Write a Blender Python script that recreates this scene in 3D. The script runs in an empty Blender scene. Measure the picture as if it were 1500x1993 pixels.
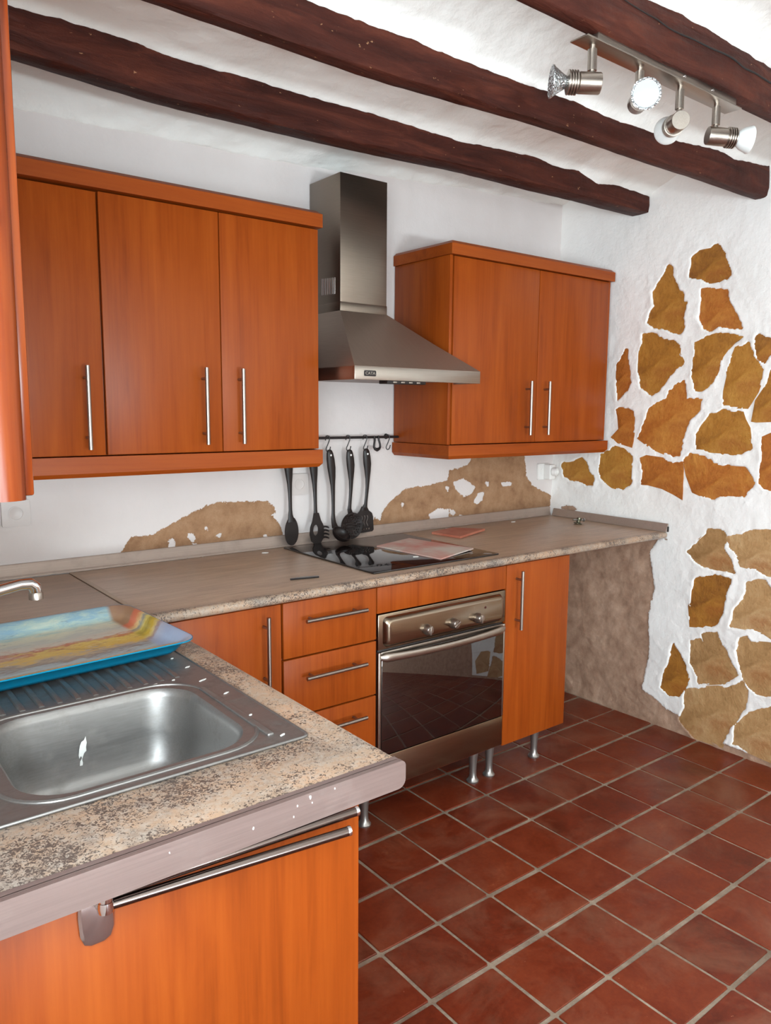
import bpy, bmesh, math, random
import numpy as np
from mathutils import Vector, Matrix, noise as mnoise

scene = bpy.context.scene
COL = scene.collection
random.seed(7)
rng = np.random.RandomState(5)
PI = math.pi

# ---------------------------------------------------------------- camera
cam_data = bpy.data.cameras.new('camera')
cam_data.sensor_fit = 'VERTICAL'
cam_data.sensor_height = 36.0
cam_data.lens = 1495.14 * 36.0 / 1993.0
cam_data.clip_start = 0.02
cam = bpy.data.objects.new('camera', cam_data)
COL.objects.link(cam)
_r = Vector((0.78859459, -0.61487692, 0.00670334))
_u = Vector((0.07608696, 0.10838929, 0.99119248))
_f = Vector((0.61018795, 0.781139, -0.13225932))
cam.matrix_world = Matrix(((_r.x, _u.x, -_f.x, -1.46314),
                           (_r.y, _u.y, -_f.y, -2.56520),
                           (_r.z, _u.z, -_f.z, 1.43406),
                           (0, 0, 0, 1)))
scene.camera = cam

# ---------------------------------------------------------------- world, lights, exposure
world = bpy.data.worlds.new('sky')
scene.world = world
world.use_nodes = True
bg = world.node_tree.nodes['Background']
bg.inputs[0].default_value = (0.80, 0.88, 1.0, 1)
bg.inputs[1].default_value = 1.0

def area(name, loc, direction, sx, sy, power, color=(1, 1, 1), spread=180):
    l = bpy.data.lights.new(name, 'AREA')
    l.shape = 'RECTANGLE'
    l.size = sx
    l.size_y = sy
    l.energy = power
    l.color = color
    l.spread = math.radians(spread)
    o = bpy.data.objects.new(name, l)
    o.location = loc
    o.rotation_euler = Vector(direction).to_track_quat('-Z', 'Y').to_euler()
    COL.objects.link(o)
    return o

# daylight through the doorway behind the camera and through the
# window on the left, plus two up-tilted fill lamps added for the ceiling
area('doorway_daylight', (-0.60, -7.52, 1.10), (0, 1, -0.05), 1.5, 2.0, 9, (0.80, 0.93, 1.0))
area('doorway_up_fill', (-0.60, -7.45, 0.25), (0, 0.74, 0.67), 1.5, 0.4, 140, (0.80, 0.93, 0.99))  # low lamp added to brighten the ceiling, as bounce off unseen ground
area('window_daylight', (-1.66, -2.72, 1.62), (1, 0, -0.05), 1.30, 0.88, 40, (0.80, 0.93, 1.0))
area('window_up_fill', (-1.66, -2.45, 1.28), (1, 0.75, 0.55), 1.60, 0.20, 24, (0.82, 0.93, 0.98))  # added low in the window to even out the ceiling light

vs = scene.view_settings
vs.view_transform = 'Standard'
vs.look = 'None'
vs.gamma = 1.0
vs.exposure = 0.60
vs.use_curve_mapping = False
scene.cycles.max_bounces = 12
scene.cycles.diffuse_bounces = 8
scene.cycles.glossy_bounces = 6
scene.cycles.use_denoising = True
scene.cycles.caustics_reflective = False
scene.cycles.caustics_refractive = False

# ---------------------------------------------------------------- measured outlines on the walls (metres: y,z on the right wall; x,z on the back wall)
STONES = [[[-0.71,1.994],[-0.715,2.077],[-0.753,2.1],[-0.804,2.101],[-0.83,2.115],[-0.841,2.104],[-0.864,2.071],[-0.897,1.981],[-0.884,1.968],[-0.81,1.963],[-0.768,1.979]],[[-0.582,2.029],[-0.606,2.065],[-0.627,2.049],[-0.636,2.002],[-0.669,1.947],[-0.688,1.938],[-0.694,1.899],[-0.709,1.894],[-0.698,1.847],[-0.701,1.789],[-0.685,1.755],[-0.651,1.77],[-0.589,1.795],[-0.541,1.805],[-0.514,1.827],[-0.525,1.87],[-0.544,1.895],[-0.532,1.956]],[[-0.77,1.941],[-0.887,1.925],[-0.9,1.871],[-0.926,1.832],[-0.957,1.766],[-0.863,1.779],[-0.817,1.766],[-0.791,1.782],[-0.768,1.816],[-0.771,1.872]],[[-0.491,1.779],[-0.551,1.778],[-0.607,1.75],[-0.653,1.734],[-0.681,1.713],[-0.679,1.68],[-0.705,1.643],[-0.675,1.618],[-0.626,1.569],[-0.59,1.52],[-0.559,1.503],[-0.501,1.538],[-0.481,1.608],[-0.479,1.704],[-0.493,1.737]],[[-0.76,1.721],[-0.811,1.746],[-0.865,1.756],[-0.906,1.748],[-0.962,1.729],[-0.928,1.71],[-0.897,1.681],[-0.875,1.657],[-0.865,1.607],[-0.845,1.551],[-0.798,1.517],[-0.769,1.524],[-0.749,1.586],[-0.752,1.625],[-0.756,1.676]],[[-0.936,1.685],[-0.968,1.698],[-0.989,1.709],[-1.019,1.644],[-1.054,1.6],[-1.053,1.57],[-1.035,1.516],[-1.001,1.456],[-0.899,1.459],[-0.901,1.525],[-0.914,1.581],[-0.909,1.606]],[[-1.014,1.737],[-1.041,1.736],[-1.078,1.718],[-1.092,1.699],[-1.082,1.659],[-1.061,1.627],[-1.032,1.643],[-1.015,1.698]],[[-0.366,1.64],[-0.385,1.681],[-0.408,1.715],[-0.419,1.711],[-0.426,1.631],[-0.449,1.564],[-0.435,1.532],[-0.395,1.498],[-0.375,1.476],[-0.366,1.562]],[[-0.364,1.444],[-0.389,1.455],[-0.47,1.434],[-0.471,1.357],[-0.463,1.275],[-0.389,1.294],[-0.353,1.318],[-0.394,1.355],[-0.383,1.405]],[[-0.551,1.452],[-0.631,1.489],[-0.644,1.522],[-0.694,1.555],[-0.712,1.564],[-0.725,1.534],[-0.732,1.491],[-0.8,1.484],[-0.796,1.442],[-0.749,1.39],[-0.728,1.323],[-0.714,1.245],[-0.677,1.241],[-0.573,1.273],[-0.5,1.315],[-0.526,1.386]],[[-0.785,1.338],[-0.814,1.391],[-0.846,1.427],[-0.9,1.443],[-0.98,1.428],[-0.989,1.4],[-1.01,1.369],[-1.029,1.283],[-0.985,1.265],[-0.871,1.266],[-0.793,1.276]],[[-1.087,1.599],[-1.074,1.534],[-1.041,1.48],[-1.027,1.403],[-1.046,1.401],[-1.101,1.405],[-1.155,1.408],[-1.159,1.515],[-1.13,1.586]],[[-1.073,1.328],[-1.105,1.344],[-1.149,1.343],[-1.177,1.278],[-1.174,1.158],[-1.121,1.129],[-1.085,1.132],[-1.07,1.155],[-1.075,1.224]],[[-0.3,1.228],[-0.348,1.245],[-0.356,1.267],[-0.417,1.255],[-0.47,1.229],[-0.473,1.101],[-0.428,1.071],[-0.366,1.081],[-0.297,1.116],[-0.29,1.16]],[[-0.52,1.218],[-0.552,1.23],[-0.639,1.221],[-0.679,1.206],[-0.723,1.215],[-0.73,1.057],[-0.687,1.077],[-0.631,1.1],[-0.567,1.108],[-0.531,1.105],[-0.532,1.162]],[[-0.734,1.229],[-0.758,1.257],[-0.83,1.245],[-0.892,1.212],[-0.95,1.21],[-1.009,1.213],[-1.036,1.184],[-1.055,1.148],[-1.019,1.113],[-1.017,1.091],[-0.951,1.091],[-0.884,1.069],[-0.834,1.08],[-0.79,1.093],[-0.757,1.157]],[[-0.053,1.162],[-0.064,1.175],[-0.123,1.184],[-0.18,1.21],[-0.21,1.183],[-0.226,1.15],[-0.263,1.107],[-0.258,1.076],[-0.23,1.071],[-0.172,1.083],[-0.128,1.091],[-0.075,1.105],[-0.066,1.134]],[[-0.781,0.83],[-0.822,0.877],[-0.862,0.916],[-0.868,0.933],[-0.916,0.943],[-0.934,0.939],[-0.946,0.914],[-0.942,0.868],[-0.968,0.832],[-0.996,0.772],[-0.962,0.772],[-0.886,0.772],[-0.82,0.788]],[[-0.956,0.915],[-1.074,0.965],[-1.133,0.965],[-1.186,0.96],[-1.203,0.802],[-1.137,0.784],[-1.105,0.794],[-1.053,0.808],[-1.024,0.809],[-1.001,0.851],[-0.972,0.875]],[[-0.821,0.727],[-0.853,0.729],[-0.929,0.753],[-0.985,0.743],[-0.974,0.702],[-0.958,0.639],[-0.958,0.586],[-0.936,0.547],[-0.924,0.53],[-0.813,0.506],[-0.804,0.593],[-0.813,0.671]],[[-1.095,0.764],[-1.051,0.743],[-1.045,0.69],[-1.025,0.653],[-1.004,0.616],[-0.992,0.546],[-1.026,0.538],[-1.091,0.553],[-1.129,0.553],[-1.165,0.536],[-1.217,0.543],[-1.204,0.715],[-1.151,0.73],[-1.126,0.763]],[[-0.866,0.482],[-0.936,0.503],[-0.957,0.457],[-0.986,0.438],[-1.006,0.389],[-1.043,0.343],[-0.988,0.3],[-0.919,0.276],[-0.87,0.257],[-0.848,0.311],[-0.824,0.339],[-0.817,0.439],[-0.864,0.458],[-0.879,0.444]],[[-0.736,0.401],[-0.765,0.373],[-0.803,0.319],[-0.818,0.253],[-0.806,0.213],[-0.778,0.17],[-0.732,0.158],[-0.683,0.183],[-0.695,0.245]],[[-1.035,0.51],[-1.067,0.525],[-1.081,0.502],[-1.12,0.502],[-1.167,0.511],[-1.219,0.518],[-1.234,0.312],[-1.183,0.296],[-1.123,0.29],[-1.086,0.305],[-1.063,0.339],[-1.043,0.386],[-1.026,0.448]],[[-0.802,0.212],[-0.956,0.266],[-0.997,0.272],[-1.064,0.329],[-1.086,0.292],[-1.082,0.218],[-1.053,0.154],[-1.031,0.126],[-1.004,0.068],[-0.993,0.019],[-0.864,0.011],[-0.809,0.042],[-0.784,0.069],[-0.807,0.128]],[[-1.127,0.226],[-1.186,0.252],[-1.237,0.265],[-1.255,0.029],[-1.202,0.028],[-1.108,0.038],[-1.04,0.047],[-1.036,0.1],[-1.054,0.141],[-1.078,0.183]]]
RIGHT_BARE = [[0.04,-0.03],[0.04,0.80],[-0.134,0.80],[-0.687,0.871],[-0.625,0.859],[-0.589,0.793],[-0.601,0.738],[-0.611,0.696],[-0.623,0.641],[-0.611,0.566],[-0.599,0.498],[-0.608,0.412],[-0.614,0.377],[-0.61,0.302],[-0.598,0.225],[-0.586,0.146],[-0.654,0.13],[-0.72,0.092],[-0.799,0.082],[-0.857,0.008],[-1.063,0.004],[-1.204,0.002],[-1.258,-0.003],[-1.205,-0.011],[-0.678,-0.004]]
RIGHT_BARE_CORNER = [[-0.06,0.944],[-0.082,0.961],[-0.134,0.963],[-0.164,0.949],[-0.136,0.928]]
BACK_BARE_LEFT = [[-0.612,0.916],[-0.588,0.957],[-0.557,0.998],[-0.476,1.0],[-0.448,1.015],[-0.381,1.046],[-0.282,1.084],[-0.242,1.095],[-0.03,1.086],[0.003,1.064],[0.013,1.013],[0.031,0.972],[0.046,0.93],[0.057,0.878]]
BACK_BARE_RIGHT = [[0.481,0.898],[0.464,0.954],[0.486,0.985],[0.513,0.961],[0.519,0.994],[0.546,1.025],[0.596,1.066],[0.653,1.096],[0.771,1.101],[0.894,1.117],[0.909,1.163],[1.021,1.182],[1.053,1.229],[1.118,1.287],[1.406,1.281],[1.409,1.21],[1.432,1.11],[1.473,1.064],[1.621,1.001],[1.611,0.882]]
FLAKES = [[[0.936,1.108],[0.996,1.12],[1.072,1.076],[1.052,1.048],[0.998,1.041],[0.95,1.073]],[[1.094,1.045],[1.133,1.048],[1.123,1.013],[1.089,0.995],[1.07,1.006]],[[0.79,0.968],[0.841,0.993],[0.906,0.978],[0.907,0.934],[0.804,0.933]],[[0.913,0.983],[0.953,0.965],[0.933,0.952]],[[1.142,1.098],[1.166,1.093],[1.161,1.073]],[[0.888,1.087],[0.906,1.086],[0.901,1.067]],[[0.973,0.954],[1.001,0.946],[0.987,0.938]],[[0.628,1.032],[0.642,1.026],[0.633,1.013]],[[1.258,1.086],[1.325,1.083],[1.318,1.071],[1.263,1.072]],[[-0.424,0.971],[-0.408,0.974],[-0.403,0.942],[-0.423,0.942]],[[-0.354,0.988],[-0.334,0.986],[-0.326,0.969],[-0.334,0.962],[-0.351,0.972]],[[-0.24,0.975],[-0.221,0.978],[-0.227,0.965]],[[-0.046,0.956],[-0.033,0.955],[-0.037,0.943]],[[-0.284,1.005],[-0.276,1.005],[-0.279,0.993]],[[-0.011,1.032],[0.003,1.035],[0.032,1.003],[0.022,0.991],[0.01,1.013]],[[-0.33,0.95],[-0.32,0.946],[-0.327,0.94]]]

# ---------------------------------------------------------------- materials
def new_mat(name):
    m = bpy.data.materials.new(name)
    m.use_nodes = True
    nt = m.node_tree
    b = nt.nodes['Principled BSDF']
    return m, nt, b

def srgb(r, g, b):
    def c(v):
        v /= 255.0
        return v / 12.92 if v <= 0.04045 else ((v + 0.055) / 1.055) ** 2.4
    return (c(r), c(g), c(b), 1)

def N(nt, t, **kw):
    n = nt.nodes.new(t)
    for k, v in kw.items():
        setattr(n, k, v)
    return n

def L(nt, a, b):
    nt.links.new(a, b)

def coords(nt, scale=(1, 1, 1), kind='Object', rot=(0, 0, 0), loc=None):
    tc = N(nt, 'ShaderNodeTexCoord')
    mp = N(nt, 'ShaderNodeMapping')
    mp.inputs['Scale'].default_value = scale
    mp.inputs['Rotation'].default_value = rot
    if loc is not None:
        L(nt, loc, mp.inputs['Location'])
    L(nt, tc.outputs[kind], mp.inputs['Vector'])
    return mp.outputs[0]

def noise_tex(nt, vec, scale, detail=4, rough=0.55, dist=0.0):
    n = N(nt, 'ShaderNodeTexNoise')
    n.inputs['Scale'].default_value = scale
    n.inputs['Detail'].default_value = detail
    n.inputs['Roughness'].default_value = rough
    n.inputs['Distortion'].default_value = dist
    if vec is not None:
        L(nt, vec, n.inputs['Vector'])
    return n.outputs['Fac']

def ramp(nt, fac, stops):
    r = N(nt, 'ShaderNodeValToRGB')
    el = r.color_ramp.elements
    while len(el) < len(stops):
        el.new(0.5)
    for e, (p, c) in zip(el, stops):
        e.position = p
        e.color = c
    L(nt, fac, r.inputs[0])
    return r.outputs[0]

def mix(nt, fac, a, b, mode='MIX'):
    m = N(nt, 'ShaderNodeMix', data_type='RGBA', blend_type=mode)
    for s, v in ((m.inputs[0], fac), (m.inputs[6], a), (m.inputs[7], b)):
        if hasattr(v, 'is_linked') or hasattr(v, 'links'):
            L(nt, v, s)
        else:
            s.default_value = v
    return m.outputs[2]

def math_n(nt, op, a, b=0.0, clamp=False):
    m = N(nt, 'ShaderNodeMath', operation=op)
    m.use_clamp = clamp
    for s, v in ((m.inputs[0], a), (m.inputs[1], b)):
        if hasattr(v, 'links'):
            L(nt, v, s)
        else:
            s.default_value = v
    return m.outputs[0]

def bump(nt, b, height, strength, dist=0.002, prev=None):
    n = N(nt, 'ShaderNodeBump')
    n.inputs['Strength'].default_value = strength
    n.inputs['Distance'].default_value = dist
    L(nt, height, n.inputs['Height'])
    if prev is not None:
        L(nt, prev, n.inputs['Normal'])
    L(nt, n.outputs[0], b.inputs['Normal'])
    return n.outputs[0]

def simple(name, col, rough=0.5, metal=0.0, spec=0.5, coat=0.0):
    m, nt, b = new_mat(name)
    b.inputs['Base Color'].default_value = col
    b.inputs['Roughness'].default_value = rough
    b.inputs['Metallic'].default_value = metal
    b.inputs['Specular IOR Level'].default_value = spec
    b.inputs['Coat Weight'].default_value = coat
    return m

def wood(name, dark, mid, light, axis='z', rough=0.38, fig=1.0):
    """laminate or timber with its grain along one axis"""
    m, nt, b = new_mat(name)
    info = N(nt, 'ShaderNodeObjectInfo')
    off = N(nt, 'ShaderNodeVectorMath', operation='SCALE')
    cmb = N(nt, 'ShaderNodeCombineXYZ')
    for i in range(3):
        L(nt, info.outputs['Random'], cmb.inputs[i])
    L(nt, cmb.outputs[0], off.inputs[0])
    off.inputs[3].default_value = 23.0
    sc = {'z': (9, 9, 0.9), 'x': (0.9, 9, 9), 'y': (9, 0.9, 9)}[axis]
    fi = {'z': (160, 160, 4), 'x': (4, 160, 160), 'y': (160, 4, 160)}[axis]
    v1 = coords(nt, sc, loc=off.outputs[0])
    v2 = coords(nt, fi, loc=off.outputs[0])
    n1 = noise_tex(nt, v1, 1.0 * fig, 5, 0.6, 1.6)
    n2 = noise_tex(nt, v2, 1.0, 3, 0.6)
    bd = {'z': (26, 26, 1.6), 'x': (1.6, 26, 26), 'y': (26, 1.6, 26)}[axis]
    n3 = noise_tex(nt, coords(nt, bd, loc=off.outputs[0]), 1.0, 4, 0.6, 0.7)
    s = math_n(nt, 'MULTIPLY', n1, 0.45)
    s = math_n(nt, 'ADD', s, math_n(nt, 'MULTIPLY', n3, 0.35))
    s = math_n(nt, 'ADD', s, math_n(nt, 'MULTIPLY', n2, 0.20))
    c = ramp(nt, s, [(0.33, dark), (0.48, mid), (0.66, light)])
    L(nt, c, b.inputs['Base Color'])
    b.inputs['Roughness'].default_value = rough
    b.inputs['Specular IOR Level'].default_value = 0.22
    return m

M = {}
M['door'] = wood('cherry_laminate', srgb(122, 51, 10), srgb(144, 64, 15), srgb(158, 76, 21), 'z')
M['trim'] = wood('cherry_laminate_across', srgb(122, 51, 10), srgb(144, 64, 15), srgb(158, 76, 21), 'x')
M['trim_side'] = wood('cherry_laminate_side', srgb(122, 51, 10), srgb(144, 64, 15), srgb(158, 76, 21), 'y')
M['pine'] = wood('varnished_pine', srgb(66, 23, 7), srgb(106, 42, 14), srgb(130, 62, 24), 'z', 0.22, 1.6)
M['pine_x'] = wood('varnished_pine_rail', srgb(66, 23, 7), srgb(106, 42, 14), srgb(130, 62, 24), 'x', 0.22, 1.6)

def beam_mat():
    m, nt, b = new_mat('dark_stained_beam')
    n1 = noise_tex(nt, coords(nt, (2.5, 22, 22)), 1.0, 6, 0.65, 0.8)
    n2 = noise_tex(nt, coords(nt, (1, 1, 1)), 9.0, 5, 0.6)
    c = ramp(nt, n1, [(0.30, srgb(44, 19, 14)), (0.52, srgb(68, 32, 24)), (0.72, srgb(92, 47, 34))])
    fl = noise_tex(nt, coords(nt, (1, 1.5, 1.5)), 42.0, 3, 0.6)
    fm = ramp(nt, fl, [(0.70, (0, 0, 0, 1)), (0.74, (1, 1, 1, 1))])
    c = mix(nt, math_n(nt, 'MULTIPLY', fm, 0.55), c, srgb(196, 150, 110))
    L(nt, c, b.inputs['Base Color'])
    b.inputs['Roughness'].default_value = 0.55
    b.inputs['Specular IOR Level'].default_value = 0.14
    h = math_n(nt, 'ADD', n1, n2)
    h = math_n(nt, 'ADD', h, math_n(nt, 'MULTIPLY', noise_tex(nt, coords(nt, (10, 70, 70)), 1.0, 4, 0.65), 0.5))
    bump(nt, b, h, 0.6, 0.012)
    return m
M['beam'] = beam_mat()

def plaster(name, use_bare=False, bare_cols=None, tint=(246, 245, 242), lump=0.5):
    m, nt, b = new_mat(name)
    base = srgb(*tint)
    v = coords(nt)
    big = noise_tex(nt, v, 2.2, 4, 0.6)
    fine = noise_tex(nt, v, 60.0, 4, 0.6)
    mid = noise_tex(nt, v, 11.0, 4, 0.55)
    c = mix(nt, ramp(nt, big, [(0.35, (0, 0, 0, 1)), (0.7, (1, 1, 1, 1))]), base, srgb(tint[0] - 8, tint[1] - 9, tint[2] - 10))
    h = math_n(nt, 'ADD', math_n(nt, 'MULTIPLY', mid, 1.0), math_n(nt, 'MULTIPLY', fine, 0.30))
    b.inputs['Roughness'].default_value = 0.85
    b.inputs['Specular IOR Level'].default_value = 0.2
    if use_bare:
        at = N(nt, 'ShaderNodeAttribute', attribute_name='bare')
        e1 = noise_tex(nt, v, 38.0, 8, 0.68)
        e = math_n(nt, 'MULTIPLY', math_n(nt, 'SUBTRACT', e1, 0.5), 0.030)
        e2 = math_n(nt, 'MULTIPLY', math_n(nt, 'SUBTRACT', noise_tex(nt, v, 170.0, 5, 0.7), 0.5), 0.014)
        s = math_n(nt, 'ADD', math_n(nt, 'ADD', at.outputs['Fac'], e), e2)
        mask = math_n(nt, 'MULTIPLY', s, 700.0, True)
        d, md, lt = bare_cols
        bn = noise_tex(nt, v, 14.0, 6, 0.65)
        bc = ramp(nt, bn, [(0.32, d), (0.5, md), (0.70, lt)])
        gn = noise_tex(nt, v, 220.0, 3, 0.7)
        bc = mix(nt, ramp(nt, gn, [(0.35, (0.35, 0.35, 0.35, 1)), (0.5, (0, 0, 0, 1))]), bc, d)
        # worn paint specks around the edge of the loss
        c = mix(nt, mask, c, bc)
        h2 = math_n(nt, 'SUBTRACT', h, math_n(nt, 'MULTIPLY', mask, 0.25))
        g = noise_tex(nt, v, 150.0, 3, 0.7)
        h2 = math_n(nt, 'ADD', h2, math_n(nt, 'MULTIPLY', math_n(nt, 'MULTIPLY', g, mask), 0.10))
        h = h2
    L(nt, c, b.inputs['Base Color'])
    bump(nt, b, h, lump, 0.010)
    return m
M['plaster'] = plaster('whitewashed_plaster')
M['ceiling'] = plaster('whitewashed_ceiling', tint=(247, 246, 241), lump=0.7)
M['wall_back'] = plaster('peeling_white_paint', True, (srgb(132, 98, 72), srgb(154, 118, 88), srgb(168, 134, 104)), tint=(214, 206, 203), lump=0.35)  # back wall tint lowered evenly to stand in for shade under the cabinets
M['wall_right'] = plaster('rough_white_paint', True, (srgb(150, 119, 99), srgb(170, 139, 117), srgb(188, 158, 136)), lump=0.6)

def stone_mat(name, d, md, lt):
    m, nt, b = new_mat(name)
    info = N(nt, 'ShaderNodeObjectInfo')
    v = coords(nt)
    n = noise_tex(nt, v, 7.0, 7, 0.68, 0.3)
    f = noise_tex(nt, v, 55.0, 6, 0.7)
    s = math_n(nt, 'ADD', math_n(nt, 'MULTIPLY', n, 0.75), math_n(nt, 'MULTIPLY', f, 0.25))
    s = math_n(nt, 'ADD', s, math_n(nt, 'MULTIPLY', math_n(nt, 'SUBTRACT', info.outputs['Random'], 0.5), 0.16))
    c = ramp(nt, s, [(0.30, d), (0.50, md), (0.68, lt)])
    pat = noise_tex(nt, v, 4.0, 5, 0.65, 0.5)
    c = mix(nt, ramp(nt, pat, [(0.52, (0, 0, 0, 1)), (0.66, (0.6, 0.6, 0.6, 1))]), c, srgb(152, 82, 30))
    wh = noise_tex(nt, v, 95.0, 4, 0.7)
    c = mix(nt, ramp(nt, wh, [(0.68, (0, 0, 0, 1)), (0.74, (0.7, 0.7, 0.7, 1))]), c, srgb(205, 170, 118))
    L(nt, c, b.inputs['Base Color'])
    b.inputs['Roughness'].default_value = 0.62
    bump(nt, b, math_n(nt, 'ADD', n, math_n(nt, 'MULTIPLY', f, 0.4)), 0.7, 0.012)
    return m
M['stone_ochre'] = stone_mat('ochre_stone', srgb(118, 68, 16), srgb(168, 112, 38), srgb(194, 142, 62))
M['stone_rust'] = stone_mat('rusty_stone', srgb(126, 64, 16), srgb(174, 102, 34), srgb(200, 136, 58))
M['stone_pale'] = stone_mat('pale_tan_stone', srgb(140, 100, 54), srgb(182, 142, 94), srgb(206, 172, 126))

def tile_mat():
    m, nt, b = new_mat('terracotta_tile')
    info = N(nt, 'ShaderNodeObjectInfo')
    tc = N(nt, 'ShaderNodeTexCoord')
    ofs = N(nt, 'ShaderNodeVectorMath', operation='ADD')
    L(nt, tc.outputs['Object'], ofs.inputs[0])
    cm = N(nt, 'ShaderNodeCombineXYZ')
    L(nt, math_n(nt, 'MULTIPLY', info.outputs['Random'], 37.0), cm.inputs[0])
    L(nt, cm.outputs[0], ofs.inputs[1])
    n = noise_tex(nt, ofs.outputs[0], 7.0, 6, 0.65, 0.4)
    f = noise_tex(nt, ofs.outputs[0], 70.0, 4, 0.7)
    s = math_n(nt, 'ADD', math_n(nt, 'MULTIPLY', n, 0.65), math_n(nt, 'MULTIPLY', f, 0.35))
    s = math_n(nt, 'ADD', s, math_n(nt, 'MULTIPLY', math_n(nt, 'SUBTRACT', info.outputs['Random'], 0.5), 0.16))
    c = ramp(nt, s, [(0.3, srgb(84, 28, 12)), (0.5, srgb(110, 40, 18)), (0.66, srgb(124, 52, 26)), (0.80, srgb(144, 84, 56))])
    # ground-in dust spots
    geo = N(nt, 'ShaderNodeNewGeometry')
    du = noise_tex(nt, geo.outputs['Position'], 3.2, 8, 0.68, 0.6)
    dm = ramp(nt, du, [(0.48, (0, 0, 0, 1)), (0.68, (1, 1, 1, 1))])
    c = mix(nt, math_n(nt, 'MULTIPLY', dm, 0.5), c, srgb(138, 94, 72))
    pk = noise_tex(nt, geo.outputs['Position'], 75.0, 3, 0.6)
    c = mix(nt, ramp(nt, pk, [(0.73, (0, 0, 0, 1)), (0.77, (0.8, 0.8, 0.8, 1))]), c, srgb(176, 130, 104))
    b.inputs['Specular IOR Level'].default_value = 0.35
    L(nt, c, b.inputs['Base Color'])
    r = ramp(nt, n, [(0.3, (0.30, 0.30, 0.30, 1)), (0.7, (0.5, 0.5, 0.5, 1))])
    L(nt, r, b.inputs['Roughness'])
    bump(nt, b, n, 0.25, 0.006)
    return m
M['tile'] = tile_mat()

def grout_mat():
    m, nt, b = new_mat('cement_grout')
    v = coords(nt)
    n = noise_tex(nt, v, 9.0, 6, 0.7)
    c = ramp(nt, n, [(0.32, srgb(118, 100, 84)), (0.52, srgb(150, 134, 116)), (0.72, srgb(182, 166, 146))])
    L(nt, c, b.inputs['Base Color'])
    b.inputs['Roughness'].default_value = 0.9
    bump(nt, b, noise_tex(nt, v, 120.0, 4, 0.6), 0.6, 0.004)
    return m
M['grout'] = grout_mat()

def granite(name, dusty):
    m, nt, b = new_mat(name)
    v = coords(nt)
    n1 = noise_tex(nt, v, 7.0, 6, 0.62, 0.5)
    base = ramp(nt, n1, [(0.34, srgb(132, 118, 107)), (0.48, srgb(163, 138, 116)), (0.66, srgb(180, 146, 119))])
    g1 = noise_tex(nt, v, 90.0, 4, 0.7, 0.4)
    base = mix(nt, ramp(nt, g1, [(0.44, (0, 0, 0, 1)), (0.62, (0.55, 0.55, 0.55, 1))]), base, srgb(168, 158, 146))
    # dark mica speckles that gather in clouds
    sp = noise_tex(nt, v, 195.0, 3, 0.65, 1.2)
    cl = noise_tex(nt, v, 8.0, 5, 0.65, 0.6)
    th = math_n(nt, 'ADD', sp, math_n(nt, 'MULTIPLY', math_n(nt, 'SUBTRACT', cl, 0.5), 0.62))
    mk = ramp(nt, th, [(0.53, (0, 0, 0, 1)), (0.565, (1, 1, 1, 1))])
    c = mix(nt, math_n(nt, 'MULTIPLY', mk, 0.9), base, srgb(74, 62, 57))
    if dusty:
        st = noise_tex(nt, coords(nt, (5, 42, 42)), 1.0, 7, 0.7, 0.9)
        dust = ramp(nt, st, [(0.30, srgb(156, 130, 108)), (0.52, srgb(178, 150, 126)), (0.74, srgb(196, 168, 142))])
        geo = N(nt, 'ShaderNodeNewGeometry')
        sx = N(nt, 'ShaderNodeSeparateXYZ')
        L(nt, geo.outputs['Position'], sx.inputs[0])
        if dusty == 1:      # back run: the film stops at the rounded nosing
            mk2 = math_n(nt, 'MULTIPLY', math_n(nt, 'ADD', sx.outputs[1], 0.664), 60.0, True)
        else:               # sink run: clean near the end, dusty towards the back wall
            mk2 = math_n(nt, 'MULTIPLY', math_n(nt, 'ADD', sx.outputs[1], 1.02), 3.0, True)
        c = mix(nt, math_n(nt, 'MULTIPLY', mk2, 0.9), c, dust)
    L(nt, c, b.inputs['Base Color'])
    b.inputs['Roughness'].default_value = 0.36
    b.inputs['Specular IOR Level'].default_value = 0.5
    return m
M['worktop_back'] = granite('tan_granite_laminate_dusty', 1)
M['worktop_sink'] = granite('tan_granite_laminate', 2)

def steel(name, col, rough, axis=(1, 90, 90), smudge=0.0):
    m, nt, b = new_mat(name)
    n = noise_tex(nt, coords(nt, axis), 6.0, 3, 0.6)
    b.inputs['Metallic'].default_value = 1.0
    c = ramp(nt, n, [(0.3, tuple(x * 0.86 for x in col[:3]) + (1,)), (0.7, col)])
    rr = math_n(nt, 'ADD', math_n(nt, 'MULTIPLY', math_n(nt, 'SUBTRACT', n, 0.5), 0.12), rough)
    if smudge:
        s = noise_tex(nt, coords(nt), 16.0, 6, 0.7)
        sm = ramp(nt, s, [(0.5, (0, 0, 0, 1)), (0.72, (1, 1, 1, 1))])
        c = mix(nt, math_n(nt, 'MULTIPLY', sm, smudge), c, srgb(120, 112, 104))
        rr = math_n(nt, 'ADD', rr, math_n(nt, 'MULTIPLY', sm, 0.2))
    L(nt, c, b.inputs['Base Color'])
    L(nt, rr, b.inputs['Roughness'])
    return m
M['steel'] = steel('brushed_steel', srgb(176, 166, 156), 0.33)
M['canopy'] = steel('brushed_canopy_steel', srgb(188, 174, 160), 0.5, (160, 2, 2))
M['hood'] = steel('brushed_hood_steel', srgb(138, 126, 114), 0.34, (2, 2, 160))
M['oven_steel'] = steel('polished_oven_steel', srgb(156, 140, 122), 0.22)
M['sink_steel'] = steel('worn_sink_steel', srgb(148, 145, 142), 0.38, (4, 60, 60), 0.5)
M['alu'] = steel('brushed_aluminium', srgb(150, 136, 129), 0.5, (1, 60, 60), 0.25)
M['alu'].node_tree.nodes['Principled BSDF'].inputs['Metallic'].default_value = 0.72
M['chrome'] = simple('chrome', srgb(226, 226, 228), 0.06, 1.0)
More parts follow.
